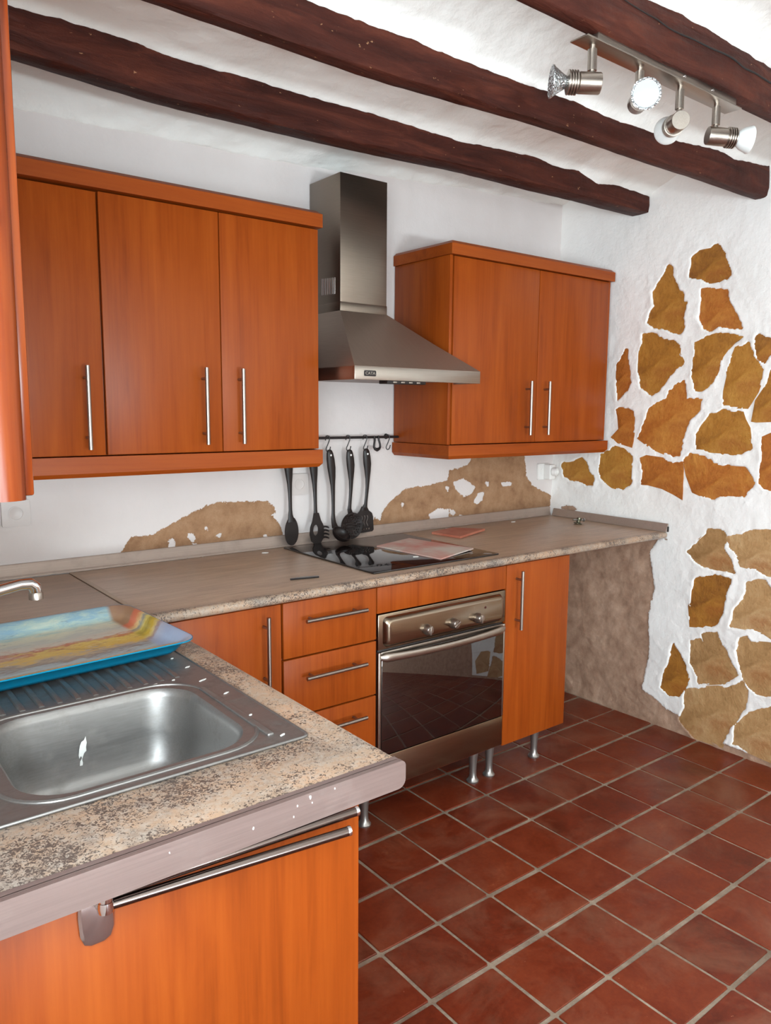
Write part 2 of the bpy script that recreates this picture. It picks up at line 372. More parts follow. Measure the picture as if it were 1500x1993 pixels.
M['bar'] = simple('satin_steel_bar', srgb(158, 148, 140), 0.34, 1.0)
M['leg'] = simple('grey_leg_metal', srgb(166, 162, 158), 0.32, 0.85)
M['black'] = simple('black_nylon', srgb(32, 24, 22), 0.42, 0.0, 0.35)
M['iron'] = simple('black_iron', srgb(34, 28, 28), 0.45, 0.2)
M['dark'] = simple('dark_gap', srgb(22, 16, 14), 0.7)
M['black_glass'] = simple('black_ceramic_glass', srgb(26, 20, 19), 0.05, 0.0, 0.75)
M['oven_glass'] = simple('dark_oven_glass', srgb(24, 10, 9), 0.02, 0.0, 0.9)
M['oven_glass'].node_tree.nodes['Principled BSDF'].inputs['IOR'].default_value = 1.62
M['white_plastic'] = simple('white_plastic', srgb(232, 230, 226), 0.35)
M['old_plastic'] = simple('aged_white_plastic', srgb(196, 186, 181), 0.4)
M['white_glass'] = simple('white_lamp_glass', srgb(216, 217, 214), 0.35)
M['lens'] = simple('lamp_lens_glass', srgb(176, 182, 182), 0.12)
M['bracket'] = simple('worn_chrome_plate', srgb(176, 160, 156), 0.2, 0.88)
M['towel_bar'] = simple('smoked_chrome_bar', srgb(112, 100, 95), 0.22, 1.0)
M['dried_paint'] = simple('dried_paint', srgb(206, 200, 196), 0.7)
M['upstand'] = steel('dull_aluminium', srgb(176, 158, 146), 0.42, (1, 60, 60), 0.2)
M['upstand'].node_tree.nodes['Principled BSDF'].inputs['Metallic'].default_value = 0.45
M['strip'] = steel('scuffed_aluminium', srgb(146, 126, 120), 0.42, (1, 60, 60), 0.15)
M['strip'].node_tree.nodes['Principled BSDF'].inputs['Metallic'].default_value = 0.55
M['sink_steel'].node_tree.nodes['Principled BSDF'].inputs['Metallic'].default_value = 0.82
M['teal'] = simple('teal_melamine', srgb(0, 132, 170), 0.3)
M['flake'] = simple('white_paint_flake', srgb(228, 226, 220), 0.8)
M['carcass'] = simple('dark_cherry_carcass', srgb(120, 44, 20), 0.5)
M['pvc_glass'] = None

def glass_mat():
    m, nt, b = new_mat('window_glass')
    b.inputs['Base Color'].default_value = (1, 1, 1, 1)
    b.inputs['Roughness'].default_value = 0.0
    b.inputs['Transmission Weight'].default_value = 1.0
    b.inputs['IOR'].default_value = 1.45
    return m
M['glass'] = glass_mat()

def reflector_mat():
    m, nt, b = new_mat('faceted_lamp_reflector')
    b.inputs['Metallic'].default_value = 0.9
    b.inputs['Base Color'].default_value = srgb(190, 194, 196)
    w = N(nt, 'ShaderNodeTexVoronoi')
    w.inputs['Scale'].default_value = 180.0
    L(nt, coords(nt), w.inputs['Vector'])
    b.inputs['Roughness'].default_value = 0.18
    bump(nt, b, w.outputs['Distance'], 0.6, 0.004)
    return m
M['reflector'] = reflector_mat()

def card_mat(name, a, b_, sc):
    m, nt, b = new_mat(name)
    n = noise_tex(nt, coords(nt), sc, 5, 0.6, 0.3)
    c = ramp(nt, n, [(0.40, a), (0.60, b_)])
    L(nt, c, b.inputs['Base Color'])
    b.inputs['Roughness'].default_value = 0.6
    return m
M['card'] = card_mat('stained_white_card', srgb(206, 138, 124), srgb(212, 198, 186), 4.5)
M['pink'] = card_mat('faded_red_card', srgb(176, 98, 76), srgb(190, 120, 96), 8.0)

def picture_mat():
    """loose painted harbour view in broad strokes: sky at the back edge, water in front"""
    m, nt, b = new_mat('printed_seascape')
    tc = N(nt, 'ShaderNodeTexCoord')
    sx = N(nt, 'ShaderNodeSeparateXYZ')
    L(nt, tc.outputs['Object'], sx.inputs[0])
    X, Y = sx.outputs[0], sx.outputs[1]
    w1 = noise_tex(nt, coords(nt, (5, 9, 9)), 1.4, 5, 0.65, 0.8)
    w2 = noise_tex(nt, coords(nt, (16, 60, 60)), 1.0, 6, 0.72, 0.9)
    t = math_n(nt, 'ADD', math_n(nt, 'MULTIPLY', Y, 2.55), 0.5)
    t = math_n(nt, 'ADD', t, math_n(nt, 'MULTIPLY', math_n(nt, 'SUBTRACT', w1, 0.5), 0.24))
    t = math_n(nt, 'ADD', t, math_n(nt, 'MULTIPLY', math_n(nt, 'SUBTRACT', w2, 0.5), 0.34))
    c = ramp(nt, t, [(0.03, srgb(206, 158, 82)), (0.13, srgb(196, 146, 78)), (0.19, srgb(168, 182, 182)), (0.29, srgb(160, 172, 176)),
                     (0.345, srgb(126, 112, 104)), (0.40, srgb(168, 150, 128)), (0.44, srgb(196, 156, 62)), (0.53, srgb(204, 176, 88)),
                     (0.575, srgb(174, 120, 92)), (0.62, srgb(196, 182, 164)), (0.72, srgb(178, 178, 168)), (0.82, srgb(206, 200, 174)),
                     (0.90, srgb(160, 182, 176)), (0.97, srgb(128, 160, 176))])
    # brick-red roofs along the shore line
    rf = noise_tex(nt, coords(nt, (40, 90, 90)), 1.0, 3, 0.6)
    band = math_n(nt, 'SUBTRACT', 1.0, math_n(nt, 'MULTIPLY', math_n(nt, 'ABSOLUTE', math_n(nt, 'SUBTRACT', t, 0.56)), 11.0), True)
    rm = math_n(nt, 'MULTIPLY', ramp(nt, rf, [(0.50, (0, 0, 0, 1)), (0.56, (1, 1, 1, 1))]), band)
    c = mix(nt, math_n(nt, 'MULTIPLY', rm, 0.85), c, srgb(168, 82, 56))
    st = noise_tex(nt, coords(nt, (18, 85, 85)), 1.0, 5, 0.72, 0.7)
    c = mix(nt, ramp(nt, st, [(0.58, (0, 0, 0, 1)), (0.72, (0.65, 0.65, 0.65, 1))]), c, srgb(92, 78, 66))
    s2 = noise_tex(nt, coords(nt, (14, 50, 50)), 1.7, 5, 0.72, 0.7)
    c = mix(nt, ramp(nt, s2, [(0.60, (0, 0, 0, 1)), (0.74, (0.6, 0.6, 0.6, 1))]), c, srgb(228, 222, 200))
    # the crowded quay at the right-hand end, its strokes running with the rim
    q = math_n(nt, 'MULTIPLY', math_n(nt, 'SUBTRACT', X, 0.178), 90.0, True)
    qw = math_n(nt, 'ADD', math_n(nt, 'MULTIPLY', Y, 5.2), math_n(nt, 'MULTIPLY', X, -2.5))
    qw = math_n(nt, 'ADD', qw, math_n(nt, 'MULTIPLY', math_n(nt, 'SUBTRACT', w2, 0.5), 0.22))
    qc = ramp(nt, math_n(nt, 'ADD', qw, 0.92), [(0.02, srgb(150, 164, 190)), (0.20, srgb(158, 166, 186)), (0.28, srgb(142, 122, 128)), (0.34, srgb(196, 176, 120)),
                                               (0.42, srgb(188, 160, 60)), (0.52, srgb(150, 136, 58)), (0.60, srgb(206, 186, 96)), (0.68, srgb(120, 128, 130)),
                                               (0.74, srgb(214, 186, 126)), (0.84, srgb(206, 112, 72)), (0.95, srgb(198, 96, 64)), (1.0, srgb(150, 110, 80))])
    c = mix(nt, math_n(nt, 'MULTIPLY', q, 0.9), c, qc)
    # two slanting masts
    for a0, b0, x0, x1 in ((-0.75, 0.020, -0.02, 0.075), (-0.85, -0.135, -0.17, -0.09)):
        dl = math_n(nt, 'ABSOLUTE', math_n(nt, 'SUBTRACT', Y, math_n(nt, 'ADD', math_n(nt, 'MULTIPLY', X, a0), b0)))
        ln = math_n(nt, 'MULTIPLY', math_n(nt, 'LESS_THAN', dl, 0.0016), math_n(nt, 'MULTIPLY', math_n(nt, 'GREATER_THAN', X, x0), math_n(nt, 'LESS_THAN', X, x1)))
        c = mix(nt, math_n(nt, 'MULTIPLY', ln, 0.8), c, srgb(84, 62, 44))
    L(nt, c, b.inputs['Base Color'])
    b.inputs['Roughness'].default_value = 0.3
    return m
M['picture'] = picture_mat()

# ---------------------------------------------------------------- mesh helpers
def link(o, parent=None):
    COL.objects.link(o)
    if parent is not None:
        o.parent = parent
    return o

def mesh_obj(name, bm, mat, parent=None, smooth=True, angle=38, offset=None):
    me = bpy.data.meshes.new(name)
    if offset is not None:
        bmesh.ops.translate(bm, vec=-Vector(offset), verts=bm.verts)
    bmesh.ops.recalc_face_normals(bm, faces=bm.faces)
    bm.to_mesh(me)
    bm.free()
    if mat is not None:
        for mm in (mat if isinstance(mat, (list, tuple)) else [mat]):
            me.materials.append(mm)
    if smooth:
        me.shade_smooth()
        me.set_sharp_from_angle(angle=math.radians(angle))
    o = bpy.data.objects.new(name, me)
    return link(o, parent)

def BM():
    return bmesh.new()

def absorb(bm, sub, mtx=None):
    me = bpy.data.meshes.new('tmp')
    sub.to_mesh(me)
    sub.free()
    if mtx is not None:
        me.transform(mtx)
    bm.from_mesh(me)
    bpy.data.meshes.remove(me)

def box(bm, x0, x1, y0, y1, z0, z1, bev=0.0, seg=2):
    s = BM()
    bmesh.ops.create_cube(s, size=1.0)
    for v in s.verts:
        v.co.x = x0 + (v.co.x + 0.5) * (x1 - x0)
        v.co.y = y0 + (v.co.y + 0.5) * (y1 - y0)
        v.co.z = z0 + (v.co.z + 0.5) * (z1 - z0)
    if bev > 0:
        bmesh.ops.bevel(s, geom=s.edges[:], offset=bev, segments=seg, profile=0.5, affect='EDGES')
    absorb(bm, s)
    return bm

def frame_axes(d):
    d = Vector(d).normalized()
    a = Vector((0, 0, 1)) if abs(d.z) < 0.9 else Vector((1, 0, 0))
    u = d.cross(a).normalized()
    return u, d.cross(u).normalized()

def tube(bm, pts, r, seg=12, flat=1.0, up=None):
    """round (or flattened) bar along a polyline"""
    pts = [Vector(p) for p in pts]
    n = len(pts)
    rs = r if isinstance(r, (list, tuple)) else [r] * n
    rings = []
    u = None
    for i, p in enumerate(pts):
        t = (pts[min(i + 1, n - 1)] - pts[max(i - 1, 0)]).normalized()
        if u is None:
            u = Vector(up) - t * Vector(up).dot(t) if up is not None else frame_axes(t)[0]
        else:
            u = u - t * u.dot(t)
        u.normalize()
        v = t.cross(u)
        rings.append([bm.verts.new(p + (u * math.cos(2 * PI * k / seg) + v * math.sin(2 * PI * k / seg) * flat) * rs[i]) for k in range(seg)])
    for a, b in zip(rings[:-1], rings[1:]):
        for k in range(seg):
            bm.faces.new((a[k], a[(k + 1) % seg], b[(k + 1) % seg], b[k]))
    bm.faces.new(list(reversed(rings[0])))
    bm.faces.new(rings[-1])
    return bm

def lathe(bm, prof, origin, axis, seg=24):
    """prof: (radius, height) list from one end to the other"""
    o = Vector(origin)
    d = Vector(axis).normalized()
    u, v = frame_axes(d)
    rings = []
    for r, h in prof:
        if r <= 1e-6:
            rings.append([bm.verts.new(o + d * h)])
        else:
            rings.append([bm.verts.new(o + d * h + (u * math.cos(2 * PI * k / seg) + v * math.sin(2 * PI * k / seg)) * r) for k in range(seg)])
    for a, b in zip(rings[:-1], rings[1:]):
        for k in range(seg):
            k2 = (k + 1) % seg
            if len(a) == 1 and len(b) == 1:
                continue
            if len(a) == 1:
                bm.faces.new((a[0], b[k2], b[k]))
            elif len(b) == 1:
                bm.faces.new((a[k], a[k2], b[0]))
            else:
                bm.faces.new((a[k], a[k2], b[k2], b[k]))
    if len(rings[0]) > 1:
        bm.faces.new(list(reversed(rings[0])))
    if len(rings[-1]) > 1:
        bm.faces.new(rings[-1])
    return bm

def loft(bm, rings, cap0=True, cap1=True, closed=True):
    vr = [[bm.verts.new(p) for p in r] for r in rings]
    n = len(vr[0])
    for a, b in zip(vr[:-1], vr[1:]):
        for k in range(n if closed else n - 1):
            bm.faces.new((a[k], a[(k + 1) % n], b[(k + 1) % n], b[k]))
    if cap0:
        bm.faces.new(list(reversed(vr[0])))
    if cap1:
        bm.faces.new(vr[-1])
    return bm

def prism(bm, poly, f, bev=0.0):
    """poly: 2D points; f(a, b, side) -> 3D with side 0/1"""
    return loft(bm, [[Vector(f(a, b, 0)) for a, b in poly], [Vector(f(a, b, 1)) for a, b in poly]])

def rrect(cx, cy, hx, hy, r, n=6):
    out = []
    for (sx, sy, a0) in ((1, 1, 0), (-1, 1, 90), (-1, -1, 180), (1, -1, 270)):
        for k in range(n + 1):
            a = math.radians(a0 + 90.0 * k / n)
            out.append((cx + sx * (hx - r) + r * math.cos(a), cy + sy * (hy - r) + r * math.sin(a)))
    return out

def plate(outer, holes, thick, bevel=0.0):
    """flat plate with holes in the xy plane, z from 0 to thick; returns a bmesh"""
    cu = bpy.data.curves.new('tmp', 'CURVE')
    cu.dimensions = '2D'
    cu.fill_mode = 'BOTH'
    cu.extrude = thick / 2 - bevel
    cu.bevel_depth = bevel
    cu.bevel_resolution = 1
    for poly in [outer] + list(holes):
        sp = cu.splines.new('POLY')
        sp.points.add(len(poly) - 1)
        for p, (x, y) in zip(sp.points, poly):
            p.co = (x, y, 0, 1)
        sp.use_cyclic_u = True
    if bevel:
        cu.offset = -bevel
    ob = bpy.data.objects.new('tmp', cu)
    COL.objects.link(ob)
    dg = bpy.context.evaluated_depsgraph_get()
    me = bpy.data.meshes.new_from_object(ob.evaluated_get(dg))
    bpy.data.objects.remove(ob)
    bpy.data.curves.remove(cu)
    bm = BM()
    bm.from_mesh(me)
    bpy.data.meshes.remove(me)
    bmesh.ops.remove_doubles(bm, verts=bm.verts, dist=1e-5)
    bmesh.ops.translate(bm, vec=(0, 0, thick / 2), verts=bm.verts)
    return bm

def thing(name, label, cat, loc=(0, 0, 0), rot=(0, 0, 0), group=None):
    o = bpy.data.objects.new(name, None)
    o.empty_display_size = 0.05
    o.location = loc
    o.rotation_euler = rot
    COL.objects.link(o)
    tag(o, label, cat, group)
    return o

def tag(o, label, cat, group=None):
    o['label'] = label
    o['category'] = cat
    if group:
        o['group'] = group
    return o

def structure(o):
    o['kind'] = 'structure'
    return o

def put(o, x, y, z):
    """move a mesh built in world coordinates so its origin is the given point"""
    o.data.transform(Matrix.Translation((-x, -y, -z)))
    o.location = (x, y, z)
    return o

def copy_tree(root, **kw):
    def cp(o, parent):
        c = o.copy()
        COL.objects.link(c)
        c.parent = parent
        for ch in list(o.children):
            cp(ch, c)
        return c
    return cp(root, None)

# value noise on grids
def vnoise(a, b, scale, seed=0, octs=3):
    out = np.zeros(np.broadcast(a, b).shape)
    amp, tot = 1.0, 0.0
    for o in range(octs):
        rs = np.random.RandomState(seed * 17 + o)
        tab = rs.rand(256, 256)
        x = a * scale * 2 ** o + 100.3
        y = b * scale * 2 ** o + 100.7
        xi = np.floor(x).astype(int)
        yi = np.floor(y).astype(int)
        fx = x - xi
        fy = y - yi
        fx = fx * fx * (3 - 2 * fx)
        fy = fy * fy * (3 - 2 * fy)
        g = lambda i, j: tab[i % 256, j % 256]
        v = (g(xi, yi) * (1 - fx) + g(xi + 1, yi) * fx) * (1 - fy) + (g(xi, yi + 1) * (1 - fx) + g(xi + 1, yi + 1) * fx) * fy
        out += amp * (v - 0.5)
        tot += amp
        amp *= 0.5
    return out / tot * 2

def sdf(poly, A, B):
    """signed distance to a polygon, negative inside"""
    P = np.array(poly, float)
    d = np.full(A.shape, 1e9)
    inside = np.zeros(A.shape, bool)
    for i in range(len(P)):
        p, q = P[i], P[(i + 1) % len(P)]
        ex, ey = q - p
        wx, wy = A - p[0], B - p[1]
        t = np.clip((wx * ex + wy * ey) / (ex * ex + ey * ey + 1e-12), 0, 1)
        d = np.minimum(d, np.hypot(wx - ex * t, wy - ey * t))
        c = (p[1] > B) != (q[1] > B)
        with np.errstate(divide='ignore', invalid='ignore'):
            xx = p[0] + (B - p[1]) * ex / (ey if abs(ey) > 1e-9 else 1e-9)
        inside ^= c & (A < xx)
    return np.where(inside, -d, d)

def grid_obj(name, A, B, XYZ, mat, attr=None, flip=False):
    """A,B: 1D axes; XYZ: three 2D arrays [len(A), len(B)]"""
    na, nb = len(A), len(B)
    co = np.stack([c.ravel() for c in XYZ], 1)
    idx = np.arange(na * nb).reshape(na, nb)
    q = np.stack([idx[:-1, :-1], idx[1:, :-1], idx[1:, 1:], idx[:-1, 1:]], -1).reshape(-1, 4)
    if flip:
        q = q[:, ::-1]
    me = bpy.data.meshes.new(name)
    me.from_pydata(co.tolist(), [], q.tolist())
    if attr is not None:
        at = me.attributes.new('bare', 'FLOAT', 'POINT')
        at.data.foreach_set('value', attr.ravel().astype(np.float32))
    me.materials.append(mat)
    me.shade_smooth()
    return link(bpy.data.objects.new(name, me))

# ================================================================ THE SETTING
XW, SK = 1.624, 0.0254          # right wall: x = XW + SK * y
X_L, Y_F = -1.62, -7.60

def wall_x(y):
    return XW + SK * y

# ---- ceiling: shallow plaster vaults sprung between rough beams
def b1_back(x): return np.interp(x, [-1.62, -0.93, -0.56, -0.06, 0.57, 1.62], [-0.400, -0.372, -0.330, -0.349, -0.400, -0.409])
def b1_front(x): return b1_back(x) - 0.085
def b2_back(x): return np.interp(x, [-1.62, -0.83, -0.19, 0.25, 0.87, 1.62], [-0.950, -0.932, -0.923, -0.958, -0.961, -0.970])
def b2_front(x): return b2_back(x) - 0.056
def b3_back(x): return np.full_like(np.asarray(x, float), -1.400)
def b3_front(x): return b3_back(x) - 0.046

# heights at which the vaults spring off the front face of each beam
S1X = [-1.6, -0.945, -0.735, -0.592, -0.443, -0.283, -0.109, 0.077, 0.258, 0.386, 0.499, 0.647, 0.754, 0.867, 1.016, 1.062, 1.125, 1.191, 1.258, 1.378, 1.468, 1.614]
S1Z = [2.377, 2.377, 2.391, 2.394, 2.391, 2.391, 2.385, 2.386, 2.378, 2.372, 2.363, 2.374, 2.382, 2.388, 2.375, 2.377, 2.385, 2.367, 2.355, 2.370, 2.366, 2.363]
S2X = [-1.6, -0.511, -0.401, -0.235, -0.155, -0.075, 0.009, 0.097, 0.189, 0.310, 0.447, 0.594, 0.780, 0.954, 1.141, 1.240, 1.346, 1.455, 1.595]
S2Z = [2.350, 2.351, 2.342, 2.344, 2.342, 2.337, 2.333, 2.333, 2.330, 2.330, 2.324, 2.318, 2.324, 2.328, 2.341, 2.348, 2.343, 2.352, 2.367]
S3X = [-1.6, 0.038, 0.154, 0.236, 0.323, 0.392, 0.465, 0.540, 0.620, 0.732, 1.6]
S3Z = [2.358, 2.358, 2.357, 2.362, 2.363, 2.364, 2.359, 2.359, 2.359, 2.361, 2.361]

def ceil_z(x, y):
    x = np.asarray(x, float)
    y = np.asarray(y, float)
    zw = np.interp(x, [-1.62, -0.9, -0.4, 0.26, 0.64, 1.0, 1.62], [2.285, 2.300, 2.312, 2.338, 2.371, 2.398, 2.430])
    s1 = np.interp(x, S1X, S1Z)
    s2 = np.interp(x, S2X, S2Z)
    s3 = np.interp(x, S3X, S3Z)
    B = [(b1_back(x), b1_front(x), s1), (b2_back(x), b2_front(x), s2), (b3_back(x), b3_front(x), s3)]
    t = np.clip(-y / -b1_back(x), 0, 1)
    z = zw + (2.398 - zw) * t + 0.040 * np.sin(PI * t)
    prev = B[0]
    for nb in B[1:]:
        a, b = prev[1], nb[0]
        t = np.clip((a - y) / (a - b), 0, 1)
        zz = prev[2] + (nb[2] - prev[2]) * t + 0.085 * np.sin(PI * t) ** 0.85
        z = np.where(y < prev[0], np.where(y > prev[1], prev[2], zz), z)
        prev = nb
    a = prev[1]
    u = np.clip((a - y) / 0.52, 0, 20)
    zz = prev[2] + 0.090 * np.abs(np.sin(PI * u)) ** 0.85
    z = np.where(y < prev[0], np.where(y > prev[1], prev[2], zz), z)
    e = np.minimum.reduce([np.abs(y - q) for q in (b1_front(x), b2_front(x), b3_front(x))])
    far = np.clip(e / 0.12, 0.25, 1)
    n = 0.009 * vnoise(x, y, 3.2, 1) * far + 0.008 * vnoise(x, y, 11.0, 2) * far + 0.0035 * vnoise(x, y, 40.0, 3)
    return z + n

A = np.linspace(X_L - 0.05, XW + 0.08, 240)
Bv = np.concatenate([np.linspace(0.02, -1.75, 210), np.linspace(-1.8, Y_F - 0.05, 60)])
GA, GB = np.meshgrid(A, Bv, indexing='ij')
structure(grid_obj('ceiling', A, Bv, (GA, GB, ceil_z(GA, GB)), M['ceiling'], flip=False))

def beam(label, back, front, zb, seed, x0=X_L, x1=None, height=0.24):
    xs = np.linspace(x0, x1 or XW - 0.015, 110)
    bm = BM()
    rings = []
    for i, x in enumerate(xs):
        xb, xf = float(back(x)), float(front(x))
        z = float(np.interp(x, *zb))
        w = xb - xf
        prof = [(xb + 0.010, z + height), (xb + 0.004, z + 0.05), (xb, z + 0.006), (xb - 0.006, z + 0.001), (xb - w * 0.5, z - 0.001),
                (xf + 0.006, z + 0.000), (xf + 0.001, z + 0.005), (xf - 0.001, z + 0.035), (xf - 0.002, z + 0.07), (xf - 0.001, z + 0.11), (xf, z + height)]
        ring = []
        for k, (yy, zz) in enumerate(prof):
            n1 = mnoise.noise(Vector((x * 3.0, k * 0.35, seed)))
            n2 = mnoise.noise(Vector((x * 16.0, k * 0.9, seed + 5.0)))
            ring.append(Vector((x, yy + 0.006 * n1 + 0.0035 * n2, zz + (0.005 * n1 + 0.003 * n2 if zz < z + 0.2 else 0))))
        rings.append(ring)
    loft(bm, rings)
    o = mesh_obj('ceiling_beam', bm, M['beam'], angle=50)
    tag(o, label, 'beam', None)
    return put(o, 0.0, float(back(0)), float(zb[1][0]))

beam('dark brown rough ceiling beam nearest the back wall, above the cooker hood', b1_back, b1_front, ([-1.62, 0.0, 1.62], [2.288, 2.286, 2.297]), 1.0)
beam('dark brown rough ceiling beam in the middle, ending at the upper right', b2_back, b2_front, ([-1.62, -0.3, 0.4, 1.62], [2.250, 2.248, 2.254, 2.256]), 9.0)
b3 = beam('dark brown rough ceiling beam at the top right that carries the spotlights', b3_back, b3_front, ([-1.62, 1.62], [2.252, 2.252]), 21.0)
bm = BM()
pts = []
for k in range(60):
    x = 0.02 + 1.3 * k / 59
    n1 = mnoise.noise(Vector((x * 3.0, 8 * 0.35, 21.0)))
    n2 = mnoise.noise(Vector((x * 16.0, 8 * 0.9, 26.0)))
    pts.append((x, -1.4480 + 0.006 * n1 + 0.0035 * n2, 2.326 + 0.003 * math.sin(x * 17) + 0.002 * math.sin(x * 41)))
tube(bm, pts, [0.0012 + 0.0016 * math.sin(PI * k / 59) for k in range(60)], 6)
mesh_obj('crack', bm, M['dark'], b3, offset=b3.location)['label'] = 'long drying crack'

def b4_back(x): return np.full_like(np.asarray(x, float), -1.935)  # unseen beam, added to keep low light off the nearest ceiling bay
def b4_front(x): return b4_back(x) - 0.075
beam('dark brown rough ceiling beam, fourth from the back wall, out of view, added to shade the ceiling', b4_back, b4_front, ([-1.62, 1.62], [2.252, 2.252]), 33.0)

# ---- right wall: lumpy whitewash pointed up around bare stones
fy = np.arange(0.0, -1.30, -0.0058)
A = np.concatenate([[0.03], fy, np.linspace(-1.33, Y_F, 34)])
Bv = np.concatenate([np.arange(-0.02, 2.32, 0.0058), np.linspace(2.34, 2.62, 8)])
GA, GB = np.meshgrid(A, Bv, indexing='ij')
EXTRA = [[[-1.28, 0.60], [-1.42, 0.55], [-1.50, 0.66], [-1.46, 0.80], [-1.33, 0.83], [-1.26, 0.74]],
         [[-1.27, 0.10], [-1.44, 0.06], [-1.50, 0.22], [-1.40, 0.36], [-1.28, 0.32]],
         [[-1.21, 1.20], [-1.36, 1.15], [-1.45, 1.26], [-1.38, 1.38], [-1.22, 1.34]],
         [[-1.19, 1.46], [-1.33, 1.44], [-1.38, 1.60], [-1.26, 1.68], [-1.18, 1.60]]]
ALLST = STONES + EXTRA
sd = np.full(GA.shape, 9.0)
for p in ALLST:
    sd = np.minimum(sd, sdf(p, GA, GB))
jag = 0.0045 * vnoise(GA, GB, 28.0, 11, 2) + 0.0045 * vnoise(GA, GB, 75.0, 17, 2)
s = sd + jag
t = np.clip((s + 0.006) / 0.009, 0, 1)
t = t * t * (3 - 2 * t)
near = np.exp(-np.maximum(sd, 0) / 0.10)
h = -0.016 + (0.016 + 0.0004 + 0.0012 * np.exp(-(np.maximum(s, 0) / 0.022) ** 2)) * t
h = h + t * near * (0.0065 * vnoise(GA, GB, 9.0, 12, 3) + 0.002 * vnoise(GA, GB, 45.0, 13, 2))
h = h + 0.006 * vnoise(GA, GB, 2.2, 14, 3) * t
bare = -np.minimum(sdf(RIGHT_BARE, GA, GB), sdf(RIGHT_BARE_CORNER, GA, GB))
strip = np.minimum(0.028 - GB, -1.25 - GA + 0.0)          # dirty foot of the wall nearer the camera
bare = np.maximum(bare, np.where(GA < -1.52, 0.98 - GB, -1))
bare = np.maximum(bare, np.where(GA < -0.62, 0.030 - GB, -1))
h = h + np.where(bare > 0, -0.004 + 0.006 * vnoise(GA, GB, 18.0, 15, 4), 0.0)
wr = structure(grid_obj('wall_right', A, Bv, (XW + SK * GA - h, GA, GB), M['wall_right'], bare))

def stone(poly, mat, seed):
    P = np.array(poly, float)
    c = P.mean(0)
    # resample the outline
    pts = []
    for i in range(len(P)):
        p, q = P[i], P[(i + 1) % len(P)]
        k = max(1, int(np.hypot(*(q - p)) / 0.05))
        for j in range(k):
            pts.append(p + (q - p) * j / k)
    pts = np.array(pts)
    bm = BM()
    def ring(grow, depth, jit):
        out = []
        for i, p in enumerate(pts):
            d = p - c
            L_ = np.hypot(*d) + 1e-6
            q = p + d / L_ * grow if grow > 0 else c + d * (1 + grow)
            n = mnoise.noise(Vector((q[0] * 14, q[1] * 14, seed)))
            dep = depth + jit * n
            out.append(Vector((wall_x(q[0]) - dep, q[0], q[1])))
        return out
    rings = [ring(0.012, -0.045, 0), ring(0.010, -0.0010, 0.0012), ring(-0.35, 0.0, 0.0025), ring(-0.72, 0.001, 0.0025)]
    loft(bm, rings, cap0=False)
    o = mesh_obj('stone', bm, M[mat], wr, angle=60)
    return put(o, wall_x(c[0]), float(c[0]), float(c[1]))

KINDS = ['stone_ochre', 'stone_ochre', 'stone_rust', 'stone_ochre', 'stone_ochre', 'stone_ochre', 'stone_ochre', 'stone_rust', 'stone_rust',
         'stone_rust', 'stone_ochre', 'stone_ochre', 'stone_rust', 'stone_ochre', 'stone_rust', 'stone_rust', 'stone_ochre',
         'stone_pale', 'stone_pale', 'stone_ochre', 'stone_pale', 'stone_pale', 'stone_ochre', 'stone_pale', 'stone_pale', 'stone_pale'] + ['stone_pale', 'stone_pale', 'stone_ochre', 'stone_ochre']
for i, (p, k) in enumerate(zip(ALLST, KINDS)):
    stone(p, k, i * 3.1)

# ---- back wall with its patches of lost paint
A = np.concatenate([np.linspace(X_L - 0.02, -0.68, 14), np.arange(-0.66, XW + 0.012, 0.006)])
Bv = np.concatenate([np.linspace(-0.02, 0.84, 9), np.arange(0.86, 1.21, 0.006), np.arange(1.22, 1.42, 0.015), np.linspace(1.44, 2.62, 32)])
GA, GB = np.meshgrid(A, Bv, indexing='ij')
bare = -np.minimum(sdf(BACK_BARE_LEFT, GA, GB), sdf(BACK_BARE_RIGHT, GA, GB))
for p in FLAKES:
    bare = np.minimum(bare, sdf(p, GA, GB) - 0.002)
h = 0.003 * vnoise(GA, GB, 2.6, 31, 3) + 0.0012 * vnoise(GA, GB, 20.0, 32, 3) - 0.0022 * np.clip(bare / 0.004, 0, 1)
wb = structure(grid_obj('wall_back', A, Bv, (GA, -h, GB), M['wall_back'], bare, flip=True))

# ---- left wall with the window opening, front wall with the doorway behind the camera
WY0, WY1, WZ0, WZ1 = -3.45, -1.53, 1.15, 2.12
bm = BM()
for (y0, y1, z0, z1) in ((WY1, 0.05, 0, 2.6), (Y_F - 0.15, WY0, 0, 2.6), (WY0, WY1, 0, WZ0), (WY0, WY1, WZ1, 2.6)):
    box(bm, X_L - 0.22, X_L, y0, y1, z0, z1)
structure(mesh_obj('wall_left', bm, M['plaster'], smooth=False))
bm = BM()
for (x0, x1, z0, z1) in ((X_L - 0.22, -1.38, 0, 2.6), (0.18, 1.75, 0, 2.6), (-1.38, 0.18, 2.12, 2.6)):
    box(bm, x0, x1, Y_F - 0.2, Y_F, z0, z1)
structure(mesh_obj('wall_front', bm, M['plaster'], smooth=False))

